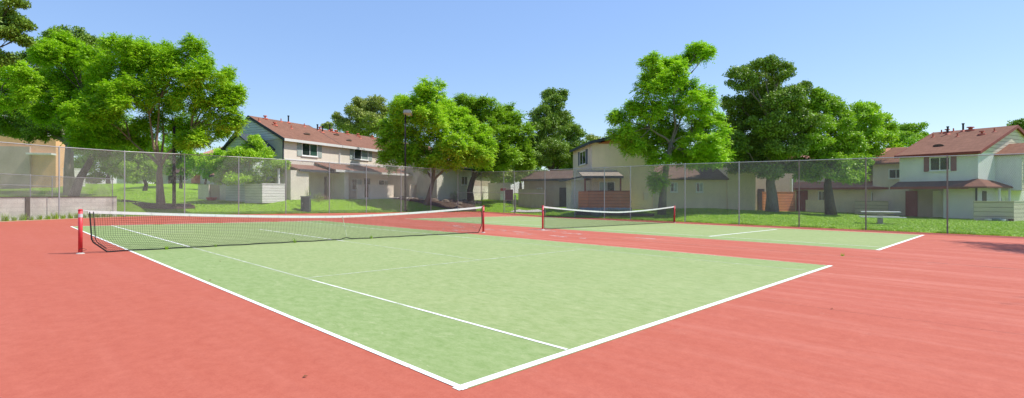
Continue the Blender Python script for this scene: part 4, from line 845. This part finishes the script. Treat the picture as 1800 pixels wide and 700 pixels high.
# tarp hung on the fence in front of the terracotta porch
g = MB(); n = 24; ct = []
for i in range(n+1):
    s = i/n; u = 1018+s*92; t = 40.3-s*1.0; x, y = at(u, t); zt = zz(365.2, t)+.02*math.sin(i*1.9)
    dip = 382 if .3 < s < .42 else 0; vb = 371+11*math.exp(-((s-.33)/.13)**2)
    ct.append(((x, y, zt), (x-.03*math.sin(i*2.3), y-.05*math.cos(i*1.7)-.12, zz(vb, t))))
for i in range(n):
    a, b = ct[i]; c, d = ct[i+1]; g.hexa([b, d, (d[0]+.015, d[1]+.015, d[2]), (b[0]+.015, b[1]+.015, b[2]), a, c, (c[0]+.015, c[1]+.015, c[2]), (a[0]+.015, a[1]+.015, a[2])])
tag(g.build('tarp', M['tarp'], None, True), 'sagging blue grey tarp stretched low in front of the terracotta porch', 'tarp')
# loose things at the foot of the right patio wall
for i, (k, c, h, w) in enumerate([(.7, 'st_pale', .16, .22), (1.15, 'tarp', .22, .3), (1.45, 'signw', .14, .2), (1.9, 'rust', .18, .16)]):
    x, y = fp.xy(k, .35); z = gz(x, y); mb = MB(); mb.tube([(x, y, z), (x, y, z+h*.6), (x, y, z+h)], [w*.7, w, w*.9], 10)
    tag(mb.build('flower_pot', M[c]), ['small cream pot, leftmost at the foot of the right patio wall', 'blue grey pot, second from left at the foot of the right patio wall', 'white pot right of the blue grey pot', 'rust brown pot, rightmost at the foot of the right patio wall'][i], 'pot', 'pots along the right patio wall')
# weeds
def weed(x, y, h, n, label, group='weeds in the court cracks and edges', on=True, mat='blade'):
    z = plane(x, y) if on else gz(x, y); V = []
    for i in range(n):
        a = random.uniform(0, 6.28); l = h*random.uniform(.5, 1.1); s = random.uniform(.1, .7); bx, by = x+random.uniform(-.3, .3)*h, y+random.uniform(-.3, .3)*h; w = .006+.02*h
        V += [(bx-w*math.sin(a), by+w*math.cos(a), z), (bx+w*math.sin(a), by-w*math.cos(a), z), (bx+s*l*math.cos(a), by+s*l*math.sin(a), z+l)]
    tag(np_mesh('weed', np.array(V), 3, M[mat]), label, 'weed', group)
weed(13.7, .35, .11, 12, 'small green weed growing out of the long crack between the courts')
weed(.75, 11.83, .10, 40, 'low weed tangled in the near net bottom right of the left sideline', mat='leaf_m'); weed(1.9, 11.86, .08, 30, 'low weed under the near net right of the left singles line', mat='leaf_m')
weed(4.1, 11.85, .16, 24, 'thin upright weed in the near net left of centre', mat='leaf_m'); weed(6.7, 11.87, .13, 24, 'tiny yellowish weed in the near net right of centre', mat='leaf_m')
for i in range(16):
    s = i/15; x = 0.0+(-2.2+4.9*s); y = 29.6+3.9*s-.05; weed(x+.0, y, random.uniform(.25, .42), 70, 'one of the grass tufts growing along the foot of the retaining wall', 'grass tufts at the retaining wall')

# grass blades on the lawns, one field of ground cover
def grass_field(n, box, hmin=.03, hmax=.07):
    V = []; x = rng.uniform(box[0], box[1], n); y = rng.uniform(box[2], box[3], n); t = (x-CX)*Fx+(y-CY)*Fy; l = (x-CX)*Rx+(y-CY)*Ry; u = U0+FP*l/np.maximum(t, 1)
    ok = ~inside(x, y) & (t > 20) & (t < 75) & (u > -40) & (u < 1850) & (dist_pad(x, y) > .1); x, y = x[ok], y[ok]; z = ground(x, y); m = len(x)
    a = rng.uniform(0, 6.28, m); h = rng.uniform(hmin, hmax, m); w = .018+.02*rng.random(m); lean = rng.uniform(-.13, .13, (m, 2))
    A = np.stack([x-w*np.cos(a), y-w*np.sin(a), z-.01], 1); B = np.stack([x+w*np.cos(a), y+w*np.sin(a), z-.01], 1); D = np.stack([x+lean[:, 0], y+lean[:, 1], z+h], 1)
    return np.stack([A, B, D], 1).reshape(-1, 3)
tag(np_mesh('grass', grass_field(420000, (-4, 62, -6, 66)), 3, M['blade']), 'short mown lawn grass around the courts and houses', 'grass', kind='stuff')

# ragged grass along the slab edge
def edge_grass(n):
    V = []
    for (x0, y0), (x1, y1) in list(zip(FENCE_R[3:-1], FENCE_R[4:]))+list(zip(FENCE_L[5:-1], FENCE_L[6:])):
        L = math.hypot(x1-x0, y1-y0); m = int(n*L); s_ = rng.random(m); dx, dy = (x1-x0)/L, (y1-y0)/L; o = .02+np.abs(rng.normal(0, .10, m)); lump = .5+.5*np.sin(s_*L*2.3+np.sin(s_*L*7))
        x = x0+(x1-x0)*s_-dy*o*(1 if y1 < y0 else 1); y = y0+(y1-y0)*s_+dx*o; z = plane(x, y)-.02; h = rng.uniform(.03, .12, m)*(.4+lump); a = rng.uniform(0, 6.28, m); ln = rng.uniform(-.07, .07, (m, 2))
        A = np.stack([x-.015*np.cos(a), y-.015*np.sin(a), z], 1); B = np.stack([x+.015*np.cos(a), y+.015*np.sin(a), z], 1); D = np.stack([x+ln[:, 0], y+ln[:, 1], z+h], 1); V.append(np.stack([A, B, D], 1).reshape(-1, 3))
    return np.concatenate(V)
tag(np_mesh('edge_grass', edge_grass(400), 3, M['blade']), 'ragged taller grass along the edge of the court slab', 'grass', kind='stuff')
M['dryleaf'] = plain('dry_leaf', (.20, .08, .03), .8, .4)
for i, (x, y) in enumerate([(-.75, 1.0), (1.0, 8.6), (5.5, -1.1), (.1, 6.2)]):
    a = i*1.9; z = plane(x, y)+.006; c, s_ = math.cos(a), math.sin(a); mb = MB()
    mb.add([(x-.025*c, y-.025*s_, z), (x+.012*s_, y-.012*c, z+.008), (x+.025*c, y+.025*s_, z+.003), (x-.012*s_, y+.012*c, z+.010), (x, y, z+.002)], [(0, 1, 4), (1, 2, 4), (2, 3, 4), (3, 0, 4)])
    tag(mb.build('fallen_leaf', M['dryleaf']), 'tiny dry brown leaf lying on the court surface', 'leaf', 'dry leaves on the court')

# ------------------------------------------------------------------ trees
def tree(name, label, u, t, lobes, mat, bark, r0, fork, style='j', dens=1., leaf=1., leaninfo=None, group=None, tilt=0, cat='tree', limb=1., vb=None):
    """lobes: (u, v, ru, rv[, dt]) read as real lobes at depth t+dt; fork: list of (u,v) path of the trunk"""
    x, y = at(u, t); z = gz(x, y); e = empty(name, (x, y, z), label, cat, group); tr = MB()
    path = [(x, y, z-.15)]+[(*at(fu, t+(fd[0] if fd else 0)), zz(fv, t)) for fu, fv, *fd in fork]
    rr = [r0*1.35]+[r0*(1-.18*i) for i in range(len(fork))]
    # smooth the trunk
    tr.tube(path, rr, 10); top = Vector(path[-1]); rt = rr[-1]
    cen = []; sizes = []
    for lb in lobes:
        lu, lv, ru, rv = lb[:4]; R = max(ru, rv)*t/FP
        dt = lb[4] if len(lb) > 4 else random.uniform(-.55, .55)*len(lobes)**.5*R*.6
        cen.append(Vector((*at(lu, t+dt), zz(lv, t)))); sizes.append((ru*t/FP*.96, rv*t/FP*.96))
    # main limbs: a few groups of lobes each fed by one limb
    nm = max(1, min(5, len(cen)//4)); hub = [cen[int(len(cen)*(k+.5)/nm)].copy() for k in range(nm)]
    for _ in range(6):
        own = [min(range(nm), key=lambda k: (c-hub[k]).length) for c in cen]
        for k in range(nm):
            mem = [c for c, o_ in zip(cen, own) if o_ == k]
            if mem: hub[k] = sum(mem, Vector())/len(mem)
    base = Vector(path[-1]); arms = []
    for k in range(nm):
        h = base+(hub[k]-base)*.62; dd = h-base; side = Vector((random.uniform(-1, 1), random.uniform(-1, 1), 0))*.06*dd.length; rl = rt*.52*limb
        pts = [base-Vector((0, 0, .1)), base+dd*.3+side+Vector((0, 0, .03*dd.length)), base+dd*.65+side*.4-Vector((0, 0, .02*dd.length)), h]
        tr.tube(pts, [rl*1.25, rl, rl*.8, rl*.55], 8, False); arms.append((pts, rl))
    for c, (w_, h_), o_ in zip(cen, sizes, own):
        pts, rl0 = arms[o_]; st = min(pts[2:] if (c-pts[1]).length > (c-pts[3]).length else pts[1:], key=lambda q: (q-c).length); dd = c-st; rl = rl0*.30+.008*dd.length
        tr.tube([st, st+dd*.35+Vector((random.uniform(-.2, .2), random.uniform(-.2, .2), .05*dd.length)), st+dd*.7, c], [rl*1.2, rl*.8, rl*.5, rl*.3], 6, False)
        for k in range(5):
            a = random.uniform(0, 6.28); b = random.uniform(-.3, .9); s2 = st+dd*random.uniform(.5, .95)
            tip = c+Vector((math.cos(a)*w_*.8, math.sin(a)*w_*.8, b*h_*.85)); tr.tube([s2, (s2+tip)/2+Vector((0, 0, .1)), tip], [rl*.4, rl*.25, .008], 5, False)
    tr.build('trunk', M[bark], e, True)
    mid = sum(cen, Vector())/len(cen)
    for c, (w_, h_) in list(zip(cen, sizes)):            # short sprigs breaking the outline
        for k in range(3):
            d_ = (c-mid).normalized()*.9+Vector((random.gauss(0, .6), random.gauss(0, .6), random.gauss(.25, .5))); d_.normalize(); q = random.uniform(.22, .42)
            cen.append(c+Vector((d_.x*w_, d_.y*w_, d_.z*h_))*random.uniform(.95, 1.25)); sizes.append((w_*q, h_*q))
    allV = []
    for (c, (w_, h_)) in zip(cen, sizes):
        R = (w_*w_*h_)**(1/3); c = np.array(c); cs = .34*leaf if style == 'j' else .34*leaf
        nc = max(8, int(dens*3.6*(R/cs)**2*(2.1 if style == 'j' else 1.9))); p = rng.normal(size=(nc, 3)); p /= np.linalg.norm(p, axis=1)[:, None]
        rad = .45+.58*rng.random(nc)**.5; rad *= 1+.16*np.sin(p[:, 0]*5+c[0])+.12*np.sin(p[:, 2]*7+p[:, 1]*4)
        cc = c+p*rad[:, None]*np.array([w_, w_, h_])
        # gather the sprays into separate tufts so gaps and shaded hollows open between them
        ng = max(4, int(nc/7)); pg = rng.normal(size=(ng, 3)); pg /= np.linalg.norm(pg, axis=1)[:, None]; gc = c+pg*(.62+.38*rng.random(ng))[:, None]*np.array([w_, w_, h_])
        ix = np.argmin(((cc[:, None, :]-gc[None])**2).sum(-1), 1); pull = .34; cc = cc*(1-pull)+gc[ix]*pull; cc += rng.normal(0, .07*leaf, cc.shape)
        if style == 'j':
            nf, nl = 9, 9; L = .55*leaf
            az = rng.uniform(0, 2*np.pi, (nc, nf)); el = rng.normal(.12, .62, (nc, nf)); fl = L*rng.uniform(.6, 1.15, (nc, nf))
            d = np.stack([np.cos(az)*np.cos(el), np.sin(az)*np.cos(el), np.sin(el)], -1)+p[:, None, :]*.35
            d /= np.linalg.norm(d, axis=-1)[..., None]
            s = np.linspace(.22, 1., nl)[None, None, :]
            sd = np.cross(d, [0, 0, 1.]); sd /= np.linalg.norm(sd, axis=-1)[..., None]+1e-9
            side = np.where(np.arange(nl) % 2 == 0, 1., -1.)[None, None, :]
            base = cc[:, None, None, :]+d[:, :, None, :]*(s*fl[..., None])[..., None]; base[..., 2] -= .20*(s**2)*fl[..., None]
            wl_ = (.15*leaf*(1-.55*np.abs(s-.45)))*rng.uniform(.8, 1.2, base.shape[:3]); dirn = sd[:, :, None, :]*side[..., None]+d[:, :, None, :]*.55; dirn[..., 2] -= .25+rng.normal(0, .25, base.shape[:3])
            dirn += rng.normal(0, .16, dirn.shape); dirn /= np.linalg.norm(dirn, axis=-1)[..., None]
            per = np.cross(dirn, np.array([0, 0, 1.])+rng.normal(0, .35, dirn.shape)); per /= np.linalg.norm(per, axis=-1)[..., None]+1e-9
            ll = wl_[..., None]*1.25; ww = wl_[..., None]*.30
            V = np.stack([base, base+dirn*ll*.5+per*ww, base+dirn*ll, base+dirn*ll*.5-per*ww], -2).reshape(-1, 3)
        else:
            nl = 46; q = rng.normal(size=(nc, nl, 3)); q /= np.linalg.norm(q, axis=-1)[..., None]; q *= (rng.random((nc, nl))**.45)[..., None]
            pos = cc[:, None, :]+q*np.array([cs*1.25, cs*1.25, cs*.8]); out = np.repeat(p[:, None, :], nl, 1)*.6+q*.6
            V = leaves(pos.reshape(-1, 3), .17*leaf, .09*leaf, out.reshape(-1, 3), .25, .55)
        allV.append(V)
    np_mesh('crown', np.concatenate(allV), 4, M[mat], e)
    return e
random.seed(21)
BT = 'trees beyond the court fence'
# big bright tree on the left
tree('feathery_tree', 'big bright green feathery tree with forked pinkish trunk behind the left fence', 283, 36.2,
     [(225, 100, 28, 26), (222, 88, 14, 16), (258, 96, 20, 22), (290, 108, 24, 24), (335, 96, 20, 18), (345, 118, 22, 22), (395, 140, 20, 18), (205, 135, 36, 28), (255, 138, 36, 28), (305, 142, 34, 28), (350, 150, 28, 22), (402, 170, 20, 24), (190, 170, 34, 26), (235, 178, 36, 26), (285, 178, 34, 26), (335, 182, 32, 24), (385, 195, 26, 20), (170, 205, 34, 24), (215, 215, 34, 22), (265, 212, 24, 18), (325, 215, 30, 18), (370, 225, 30, 20), (405, 215, 14, 14), (155, 235, 26, 16), (195, 245, 30, 14), (350, 245, 26, 12), (245, 240, 22, 12), (325, 245, 16, 10)],
     'leaf_j', 'bark_p', .235, [(281, 330), (280, 305), (282, 290)], 'j', 1., 1.05, group=BT, limb=1.15)
tree('feathery_tree', 'bright feathery tree with leaning dark trunk, left of the big forked tree', 128, 37.5,
     [(110, 85, 28, 22), (85, 105, 24, 20), (140, 100, 30, 24), (165, 120, 24, 24), (105, 130, 34, 24), (150, 145, 34, 24), (90, 160, 28, 20), (125, 178, 32, 22), (165, 180, 26, 22), (85, 200, 22, 16), (140, 212, 28, 18), (175, 262, 20, 14), (150, 245, 22, 14)],
     'leaf_j', 'bark_d', .26, [(140, 315), (158, 285), (175, 250)], 'j', 1., 1.05, group=BT)
tree('evergreen_tree', 'dark leafy tree with pale upright trunk behind the bright tree at far left', 122, 44,
     [(80, 85, 26, 20), (110, 75, 26, 16), (150, 78, 18, 14), (180, 90, 14, 14), (60, 115, 26, 22), (170, 110, 22, 18), (50, 150, 28, 24), (95, 150, 34, 28), (40, 190, 30, 24), (85, 195, 34, 26), (35, 222, 28, 16), (80, 228, 34, 18), (12, 205, 28, 18), (20, 228, 22, 10), (125, 225, 30, 22), (160, 215, 28, 24), (185, 190, 26, 26), (190, 235, 30, 18), (150, 130, 30, 24)],
     'leaf_d', 'bark_g', .34, [(121, 290), (122, 255)], 'd', 1.15, 1.1, group=BT)
tree('oak_tree', 'dark overhanging tree whose leafy branch tips enter the top left corner', -75, 26,
     [(-20, 12, 22, 16), (15, 28, 20, 12), (30, 42, 12, 8), (5, 60, 20, 14), (32, 66, 10, 7), (-15, 95, 24, 12), (5, 103, 10, 6), (-55, 50, 36, 40), (20, 10, 14, 8), (-60, 130, 30, 30), (0, 40, 22, 12)],
     'leaf_d', 'bark_d', .3, [(-80, 250), (-70, 130)], 'd', 1.1, .8, group=BT)
tree('pale_tree', 'pale yellow green tree low at the left picture edge in front of the dark crown', -25, 33.5,
     [(-15, 130, 28, 14), (20, 128, 24, 12), (42, 142, 18, 12), (5, 155, 30, 14), (38, 165, 14, 8), (-20, 175, 30, 16), (10, 178, 18, 9)],
     'leaf_y', 'bark_g', .2, [(-25, 270), (-18, 200)], 'j', .8, .95, group=BT)
# trees along the left lawn far back
tree('lawn_tree', 'mid green tree with a short leaning trunk up the left lawn', 254, 63, [(225, 285, 26, 22), (250, 270, 24, 22), (245, 300, 26, 18), (268, 295, 16, 18), (215, 300, 14, 14), (232, 262, 20, 20)], 'leaf_m', 'bark_d', .22, [(257, 325), (252, 312)], 'd', .9, 1.4, group=BT)
tree('lawn_tree', 'small far tree with foliage reaching right of the brown lamp pole', 318, 80, [(318, 262, 20, 20), (335, 280, 16, 14), (300, 280, 18, 20), (330, 295, 14, 10), (318, 245, 26, 22)], 'leaf_m', 'bark_d', .22, [(318, 315), (318, 300)], 'd', .9, 1.6, group=BT)
tree('lawn_tree', 'far tree hanging over the fence line left of the small yellow green tree', 358, 70, [(358, 290, 20, 14), (378, 280, 20, 14), (345, 278, 16, 12), (395, 298, 18, 12), (372, 302, 14, 8)], 'leaf_y', 'bark_d', .15, [(362, 318), (362, 305)], 'd', .9, 1.5, group=BT)
tree('lawn_tree', 'far tree closing the end of the left lawn above the low fence', 190, 92, [(170, 285, 26, 24), (205, 290, 24, 24), (190, 262, 36, 24), (150, 285, 16, 18), (225, 305, 16, 14), (170, 312, 16, 10), (200, 235, 40, 24)], 'leaf_m', 'bark_d', .3, [(190, 310)], 'd', 1, 2., group=BT)
tree('lawn_tree', 'far dark tree behind the open lawn gap', 275, 125, [(270, 280, 30, 26), (245, 300, 20, 14), (300, 298, 20, 16), (335, 285, 22, 24), (220, 280, 28, 30), (270, 310, 26, 8)], 'leaf_m', 'bark_d', .4, [(275, 312)], 'd', 1, 2.6, group=BT)
tree('small_tree', 'small yellow green tree in front of the grey house side wall', 438, 43.5,
     [(440, 262, 22, 13), (420, 275, 24, 14), (460, 278, 22, 14), (400, 290, 24, 14), (440, 295, 32, 16), (478, 298, 18, 14), (395, 312, 20, 10), (425, 315, 30, 12), (470, 318, 26, 14), (450, 250, 14, 8), (490, 290, 12, 8), (472, 332, 14, 8)],
     'leaf_y', 'bark_g', .12, [(437, 335), (437, 318)], 'd', .8, .85, group=BT)
tree('olive_tree', 'grey olive tree rising behind the roof of the grey beige building', 645, 86, [(640, 190, 22, 16), (655, 185, 18, 12), (668, 200, 14, 16), (630, 205, 18, 14), (650, 212, 28, 16), (612, 222, 14, 12), (640, 228, 34, 12), (672, 225, 16, 14)], 'leaf_o', 'bark_g', .3, [(645, 250)], 'd', 1., 1.7, group=BT)
tree('olive_tree', 'wispy thin tree above the vents of the grey beige building roof', 592, 84, [(590, 208, 9, 7), (600, 216, 10, 8), (585, 222, 12, 8), (603, 228, 16, 8)], 'leaf_o', 'bark_g', .12, [(592, 240)], 'd', .35, 1.4, group=BT)
tree('feathery_tree', 'yellow green tree with leaning forked trunk behind the fence at mid left', 748, 51.5,
     [(760, 168, 22, 14), (748, 180, 22, 16), (712, 182, 12, 9), (700, 200, 16, 14), (728, 198, 24, 18), (775, 192, 24, 18), (792, 205, 24, 18), (690, 225, 20, 18), (720, 222, 26, 20), (760, 218, 30, 22), (805, 226, 26, 18), (832, 232, 20, 16), (845, 252, 16, 18), (685, 252, 18, 20), (712, 256, 28, 22), (755, 252, 34, 22), (800, 254, 32, 20), (828, 272, 24, 14), (850, 278, 10, 10), (690, 276, 16, 14), (735, 280, 30, 12), (785, 282, 28, 12)],
     'leaf_y', 'bark_p', .27, [(753, 350), (758, 330), (762, 315)], 'j', 1.05, 1.35, group=BT, limb=1.2)
tree('feathery_tree', 'rich green tree right behind the yellow green forked tree', 828, 62,
     [(818, 182, 14, 14), (838, 190, 16, 14), (860, 195, 22, 14), (885, 200, 18, 14), (850, 215, 26, 20), (885, 222, 26, 20), (912, 235, 18, 20), (870, 245, 32, 22), (905, 258, 26, 20), (845, 265, 28, 20), (880, 275, 34, 18), (918, 282, 18, 16), (860, 290, 30, 12), (825, 215, 18, 18)],
     'leaf_m', 'bark_d', .36, [(826, 335), (832, 312)], 'j', 1.1, 1.55, group=BT)
tree('evergreen_tree', 'tall dark green tree between the rich green tree and the tan house', 972, 68,
     [(965, 170, 12, 9), (985, 172, 14, 9), (970, 188, 24, 14), (955, 208, 24, 16), (985, 206, 22, 16), (945, 230, 20, 16), (975, 230, 30, 20), (1003, 232, 18, 18), (940, 255, 22, 18), (970, 258, 34, 20), (1006, 256, 20, 18), (945, 280, 26, 16), (985, 282, 34, 16), (1012, 275, 12, 14), (925, 265, 14, 14)],
     'leaf_d', 'bark_d', .4, [(972, 310)], 'd', 1.15, 1.45, group=BT)
tree('feathery_tree', 'tall bright tree with a high right hand tuft in front of the tan house', 1163, 41.2,
     [(1225, 86, 18, 11), (1240, 98, 12, 10), (1205, 100, 18, 9), (1190, 112, 10, 6), (1146, 122, 16, 11), (1168, 122, 20, 13), (1148, 140, 20, 13), (1190, 138, 20, 14), (1172, 155, 26, 14), (1208, 158, 20, 16), (1238, 172, 14, 12), (1150, 172, 24, 14), (1118, 190, 20, 12), (1140, 200, 24, 16), (1180, 190, 28, 18), (1218, 192, 24, 18), (1246, 204, 18, 16), (1095, 210, 20, 12), (1125, 222, 26, 16), (1165, 225, 30, 20), (1205, 225, 28, 20), (1245, 232, 24, 20), (1100, 238, 18, 14), (1140, 250, 28, 16), (1185, 255, 32, 20), (1230, 258, 28, 18), (1262, 258, 16, 18), (1115, 256, 16, 10), (1160, 276, 20, 8), (1210, 278, 30, 9), (1250, 278, 22, 8), (1157, 314, 14, 14, -.3)],
     'leaf_c', 'bark_g', .26, [(1166, 330), (1172, 290), (1180, 250)], 'j', .95, 1.12, group=BT)
tree('evergreen_tree', 'large dark domed tree with thick pale trunk behind the right fence', 1357, 44.5,
     [(1320, 130, 20, 14), (1345, 124, 22, 11), (1372, 138, 20, 13), (1305, 150, 22, 18), (1340, 150, 28, 20), (1385, 160, 26, 16), (1410, 158, 12, 9), (1295, 182, 22, 20), (1330, 182, 32, 22), (1375, 188, 32, 22), (1410, 188, 22, 18), (1285, 218, 20, 22), (1318, 222, 32, 24), (1362, 226, 34, 24), (1405, 224, 28, 22), (1290, 252, 24, 22), (1330, 258, 34, 22), (1375, 262, 34, 22), (1415, 258, 26, 20), (1285, 280, 22, 12), (1320, 288, 32, 12), (1365, 292, 30, 14), (1405, 292, 22, 14), (1345, 300, 30, 10), (1350, 170, 30, 26, 1.5), (1345, 205, 34, 24, 1.5), (1350, 245, 34, 24, 1.5), (1345, 275, 36, 18, 1.5)],
     'leaf_d', 'bark_g', .42, [(1357, 345), (1354, 322), (1356, 300)], 'd', 1.25, 1.05, group=BT)
tree('evergreen_tree', 'dark forked tree with light leaf tips right of the large domed tree', 1461, 43.5,
     [(1445, 172, 14, 12), (1465, 182, 22, 14), (1438, 195, 20, 16), (1470, 205, 26, 18), (1440, 222, 24, 18), (1478, 230, 22, 18), (1430, 250, 24, 18), (1465, 255, 30, 20), (1495, 255, 16, 18), (1425, 280, 22, 16), (1460, 285, 30, 16), (1492, 285, 24, 16), (1435, 306, 22, 12), (1475, 308, 26, 12), (1500, 306, 14, 12), (1418, 300, 14, 12)],
     'leaf_m', 'bark_d', .34, [(1457, 345), (1455, 325), (1456, 312)], 'd', 1.15, 1.1, group=BT, limb=1.4)
tree('feathery_tree', 'bright green tree touching the left edge of the right house', 1500, 51.5,
     [(1510, 198, 16, 10), (1530, 200, 16, 11), (1548, 214, 14, 12), (1500, 214, 18, 14), (1525, 222, 24, 16), (1555, 236, 16, 16), (1500, 240, 22, 16), (1535, 250, 26, 18), (1565, 262, 12, 14), (1510, 268, 26, 16), (1545, 275, 26, 14), (1520, 292, 26, 14), (1553, 298, 18, 12), (1578, 296, 10, 8), (1535, 312, 20, 10), (1490, 292, 18, 16)],
     'leaf_j', 'bark_d', .28, [(1495, 340), (1500, 318)], 'd', 1.15, 1.35, group=BT)
tree('lawn_tree', 'far bright tree peeking above the roof left of the right house', 1600, 88, [(1590, 232, 14, 10), (1608, 230, 12, 9), (1598, 246, 22, 12), (1618, 242, 6, 8), (1575, 248, 14, 12)], 'leaf_m', 'bark_d', .3, [(1600, 290)], 'd', 1, 1.7, group=BT)
tree('evergreen_tree', 'dark tree behind the right house gable at the right picture edge', 1812, 80, [(1800, 222, 16, 10), (1815, 230, 20, 14), (1795, 236, 12, 8), (1830, 215, 20, 16)], 'leaf_d', 'bark_d', .3, [(1812, 290)], 'd', 1, 1.6, group=BT)
tree('lawn_tree', 'far tree top just showing above the roof of the tan house', 1052, 92, [(1045, 246, 12, 4), (1062, 250, 12, 5), (1055, 262, 26, 12)], 'leaf_o', 'bark_d', .25, [(1055, 290)], 'd', 1, 1.7, group=BT)
for i, (u_, v_, t_) in enumerate([(790, 285, 104), (842, 292, 112), (880, 288, 100), (915, 290, 118), (1015, 292, 108), (1300, 285, 110), (1385, 290, 100), (1430, 280, 115), (560, 290, 110), (1100, 290, 105), (1230, 285, 100), (20, 255, 90), (90, 265, 96), (425, 285, 98)]):
    tree('lawn_tree', 'one of the far green trees closing the view low between the houses', u_, t_, [(u_-20, v_, 20, 18), (u_+18, v_+2, 20, 18), (u_, v_-12, 22, 16), (u_-8, v_+18, 26, 14), (u_+22, v_+20, 18, 12), (u_-26, v_+18, 16, 12)], ['leaf_m', 'leaf_d', 'leaf_o'][i % 3], 'bark_d', .3, [(u_, v_+32)], 'd', .8, 2.4, group='far trees between the houses')
# trees standing outside the picture on the right; they only throw the leafy shadows on the slab
def side_tree(x, y, h, r, n, label, mat='leaf_m', dens=.6, off=(0, 0)):
    z = gz(x, y); e = empty('side_tree', (x, y, z), label, 'tree'); mb = MB(); mb.tube([(x, y, z), (x+.2, y, z+h*.5), (x+off[0]*.8, y+off[1]*.8, z+h)], [.22, .18, .08], 8); mb.build('trunk', M['bark_g'], e, True); V = []
    for i in range(n):
        a = random.uniform(0, 6.28); q = random.uniform(.2, 1)*r; c = np.array([x+off[0]+q*math.cos(a), y+off[1]+q*math.sin(a), z+h+random.uniform(-.6, .8)])
        m = int(330*dens); p = rng.normal(size=(m, 3)); V.append(leaves(c+p*np.array([.42, .42, .22]), .22, .09, p*.5, .2))
    np_mesh('crown', np.concatenate(V), 4, M[mat], e)
side_tree(31.9, -9.2, 9.3, 2.5, 26, 'leafy tree beyond the right picture edge outside the court corner', off=(-5.4, 2.1))
side_tree(15.5, -10.2, 12, 1.3, 6, 'tall thin leaved tree behind the camera side of the courts', off=(-1.4, 1.7), dens=.045)

# ------------------------------------------------------------------ sky, sun, camera
scn = bpy.context.scene
wd = bpy.data.worlds.new('World'); scn.world = wd; wd.use_nodes = True; nt = wd.node_tree
bg = nt.nodes['Background']; sky = nt.nodes.new('ShaderNodeTexSky'); sky.sky_type = 'NISHITA'; sky.sun_disc = False
sky.sun_elevation = SUN_EL; sky.sun_rotation = math.pi/2-SUN_AZ; sky.air_density = 1.25; sky.dust_density = .15; sky.ozone_density = 1.6; sky.altitude = 100
hs = nt.nodes.new('ShaderNodeHueSaturation'); hs.inputs['Saturation'].default_value = 1.12; hs.inputs['Hue'].default_value = .516; nt.links.new(sky.outputs[0], hs.inputs['Color']); mxs = nt.nodes.new('ShaderNodeMix'); mxs.data_type = 'RGBA'; mxs.inputs[0].default_value = .5; nt.links.new(hs.outputs[0], mxs.inputs[6]); mxs.inputs[7].default_value = (1.6, 2.75, 4.85, 1); nt.links.new(mxs.outputs[2], bg.inputs[0]); bg.inputs[1].default_value = .14
sd = bpy.data.lights.new('sun', 'SUN'); sd.energy = 4.2; sd.angle = math.radians(.55); sd.color = (1, .955, .88); so = bpy.data.objects.new('sun', sd); C.objects.link(so)
dv = Vector((math.cos(SUN_AZ)*math.cos(SUN_EL), math.sin(SUN_AZ)*math.cos(SUN_EL), math.sin(SUN_EL))); so.rotation_euler = dv.to_track_quat('Z', 'Y').to_euler(); so.location = (30, -30, 60)
cd = bpy.data.cameras.new('camera'); cam = bpy.data.objects.new('camera', cd); C.objects.link(cam); scn.camera = cam
cam.location = (CX, CY, CH); cam.rotation_euler = (math.pi/2, 0, YAW-math.pi/2)
cd.sensor_width = 36; cd.sensor_fit = 'HORIZONTAL'; cd.lens = 36*FP/1800; cd.shift_x = -(U0-900)/1800; cd.shift_y = (V0-350)/1800; cd.clip_start = .1; cd.clip_end = 3000
scn.view_settings.view_transform = 'Standard'; scn.view_settings.look = 'None'; scn.view_settings.exposure = .46; scn.view_settings.gamma = 1
